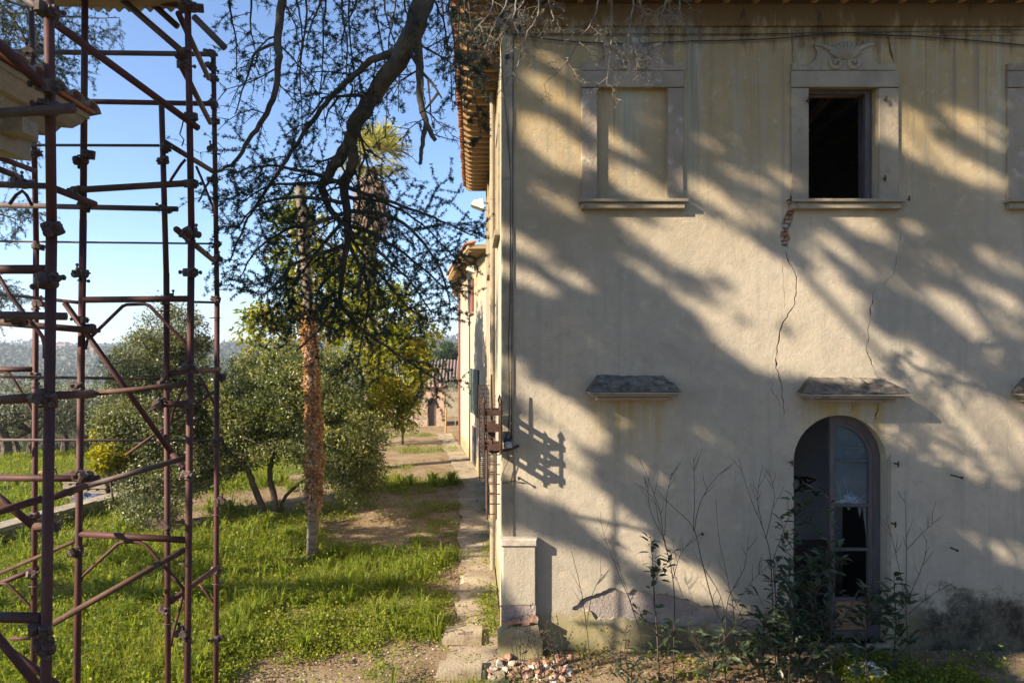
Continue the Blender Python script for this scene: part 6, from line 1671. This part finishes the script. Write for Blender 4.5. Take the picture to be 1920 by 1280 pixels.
laurel('leafy laurel at the right jamb of the arched door', [(1668, 1300), (1676, 1230), (1680, 1150), (1676, 1078)], 70, .5, .3, .09, .14, 8.6, 6, 5)
laurel('low leafy laurel left of the door among bare stems', [(1436, 1300), (1430, 1240), (1432, 1190), (1430, 1152)], 90, .6, .45, .16, .14, 8.6, 7, 8)
laurel('short laurel with its tip before the grey plaster left of the door', [(1462, 1300), (1458, 1220), (1456, 1150), (1450, 1062)], 70, .5, .35, .09, .13, 8.7, 8, 5)
laurel('spreading low laurel at the picture foot left of the lone tall one', [(1330, 1310), (1332, 1270), (1338, 1235), (1345, 1205)], 60, .6, .4, .16, .13, 8.4, 10, 7)
laurel('small low laurel at the foot of the lone upright one', [(1180, 1310), (1182, 1280), (1186, 1255), (1190, 1240)], 45, .6, .3, .14, .11, 8.3, 11, 5)

def bare(label, lines, Y, seed, r=.008):
    rnd = random.Random(seed); p0 = P(lines[0][0][0], lines[0][0][1], Y); base = Vector((p0.x, p0.y, gzs(p0.x, p0.y)))
    t = thing('bare_sapling', label, 'sapling', tuple(base), 'leafless saplings before the villa wall'); mb = MB()
    for i, l in enumerate(lines):
        pts = [P(a_, b_, Y + .06 * i * (-1) ** i) for a_, b_ in l]
        if i == 0: pts[0] = base - Vector((0, 0, .03))
        pts = smooth_line(pts, 4, .004); n = len(pts); r0 = r if i == 0 else r * .6
        mb.tube(pts, list(np.linspace(r0, .0022, n)), 5)
        for k in range(4):
            u = rnd.uniform(.35, .95); a_ = along(pts, u); d = (along(pts, min(1, u + .1)) - a_).normalized(); s = Vector((rnd.choice((-1, 1)) * rnd.uniform(.5, .9), rnd.uniform(-.4, .4), .3)); L = rnd.uniform(.12, .32)
            mb.tube([a_, a_ + (d + s).normalized() * L * .5, a_ + (d * 1.2 + s).normalized() * L], [.0035, .003, .0015], 4)
    child(mb.build('stem', M['dark_stem'], None), t); return t
laurel('dark laurel clump at the picture foot below the left door edge', [(1475, 1320), (1480, 1270), (1484, 1210), (1490, 1150)], 140, .7, .5, .2, .15, 8.4, 15, 11)
bare('thin bare stem nearest the corner buttress leaning left', [[(1114, 1290), (1106, 1230), (1098, 1160), (1088, 1100), (1071, 1032)], [(1100, 1165), (1112, 1110), (1130, 1075)]], 8.7, 1)
bare('many-stemmed bare sapling left of the lone laurel', [[(1262, 1290), (1264, 1180), (1262, 1085), (1244, 1005), (1238, 960), (1216, 900), (1198, 856)], [(1262, 1085), (1275, 1042), (1302, 1004)], [(1246, 1004), (1250, 930), (1260, 885)], [(1255, 1050), (1236, 980), (1228, 940), (1200, 910)], [(1240, 1003), (1218, 950), (1215, 900)]], 8.65, 2)
bare('forked bare sapling standing midway between the two laurels', [[(1360, 1290), (1357, 1180), (1340, 1140), (1318, 1060), (1300, 990), (1262, 950), (1232, 918)], [(1300, 995), (1302, 930), (1300, 856)], [(1302, 992), (1312, 945), (1334, 905), (1361, 878)], [(1360, 1180), (1366, 1120), (1395, 1065), (1404, 1000)], [(1320, 1065), (1352, 1120), (1362, 1180)]], 8.6, 3, .010)
bare('bare sapling left of the arched door reaching up to its spring line', [[(1456, 1290), (1450, 1160), (1444, 1040), (1428, 985), (1404, 925), (1384, 855)], [(1446, 1060), (1475, 975), (1482, 960)], [(1430, 990), (1420, 930), (1430, 872)], [(1436, 1010), (1452, 930), (1440, 880)]], 8.75, 4)
bare('bare sapling right of the arched door before the grey wall', [[(1712, 1290), (1700, 1170), (1699, 1030), (1697, 918)], [(1700, 1030), (1728, 1000), (1756, 976)], [(1704, 1150), (1740, 1120), (1774, 1098)], [(1698, 1130), (1730, 1060), (1738, 1010)], [(1696, 1120), (1680, 1040), (1662, 970)]], 8.7, 5)
bare('faint bare sapling rising before the plaster wound of the wall', [[(1210, 1290), (1196, 1170), (1162, 1080), (1132, 1000), (1125, 958)], [(1190, 1150), (1160, 1060), (1140, 1010)]], 8.9, 6, .006)
bare('slender leafless shoots between the forked sapling and the door', [[(1386, 1290), (1380, 1200), (1372, 1120), (1350, 1020), (1342, 935)], [(1376, 1140), (1410, 1090), (1440, 1060)]], 8.8, 7, .006)
for k, (px, py, h, lab) in enumerate(((975, 1262, 165, 'dry dark weed stalks standing before the foot of the corner buttress'), (1050, 1250, 150, 'dry weed stalk in the buttress shadow'), (1160, 1275, 120, 'dry seed stalks left of the lone laurel'), (1015, 1268, 110, 'short dry stalk between the buttress and its shadow'))):
    rnd = random.Random(200 + k); Y = 8.75; b_ = P(px, py, Y); b_.z = gzs(b_.x, b_.y); t = thing('dry_stalk', lab, 'weed', tuple(b_)); mb = MB()
    for q in range(5):
        e = b_ + Vector((rnd.uniform(-.25, .25), rnd.uniform(-.1, .1), h * Y / F * rnd.uniform(.6, 1.05))); mid = b_.lerp(e, .5) + Vector((rnd.uniform(-.05, .05), 0, .05)); mb.tube([b_, mid, e], [.005, .004, .002], 4)
        for w in range(9):
            u = rnd.uniform(.3, 1); p_ = b_.lerp(mid, u * 2) if u < .5 else mid.lerp(e, u * 2 - 1); s = Vector((rnd.uniform(-.06, .06), rnd.uniform(-.04, .04), rnd.uniform(0, .05))); mb.tube([p_, p_ + s], .002, 3); mb.tube([p_ + s * .8, p_ + s * 1.15], [.009, .006], 4)
    child(mb.build('stalk', M['dark_stem'], None), t)

# ------------------------------------------------------------------ air between here and the far hills
if HAZE > 0:
    mb = MB(); mb.box((0, 900, -70 / 2 + 45), (6400, 4400, 240))
    me_o = mb.build('haze', None)
    m, nt, out = nodes_of('haze_air'); pv = nt.nodes.new('ShaderNodeVolumePrincipled'); pv.inputs['Color'].default_value = (0.78, 0.87, 1.0, 1); pv.inputs['Density'].default_value = HAZE; pv.inputs['Anisotropy'].default_value = 0.3
    nt.links.new(pv.outputs[0], out.inputs['Volume']); me_o.data.materials.append(m); tag(me_o, kind='stuff')
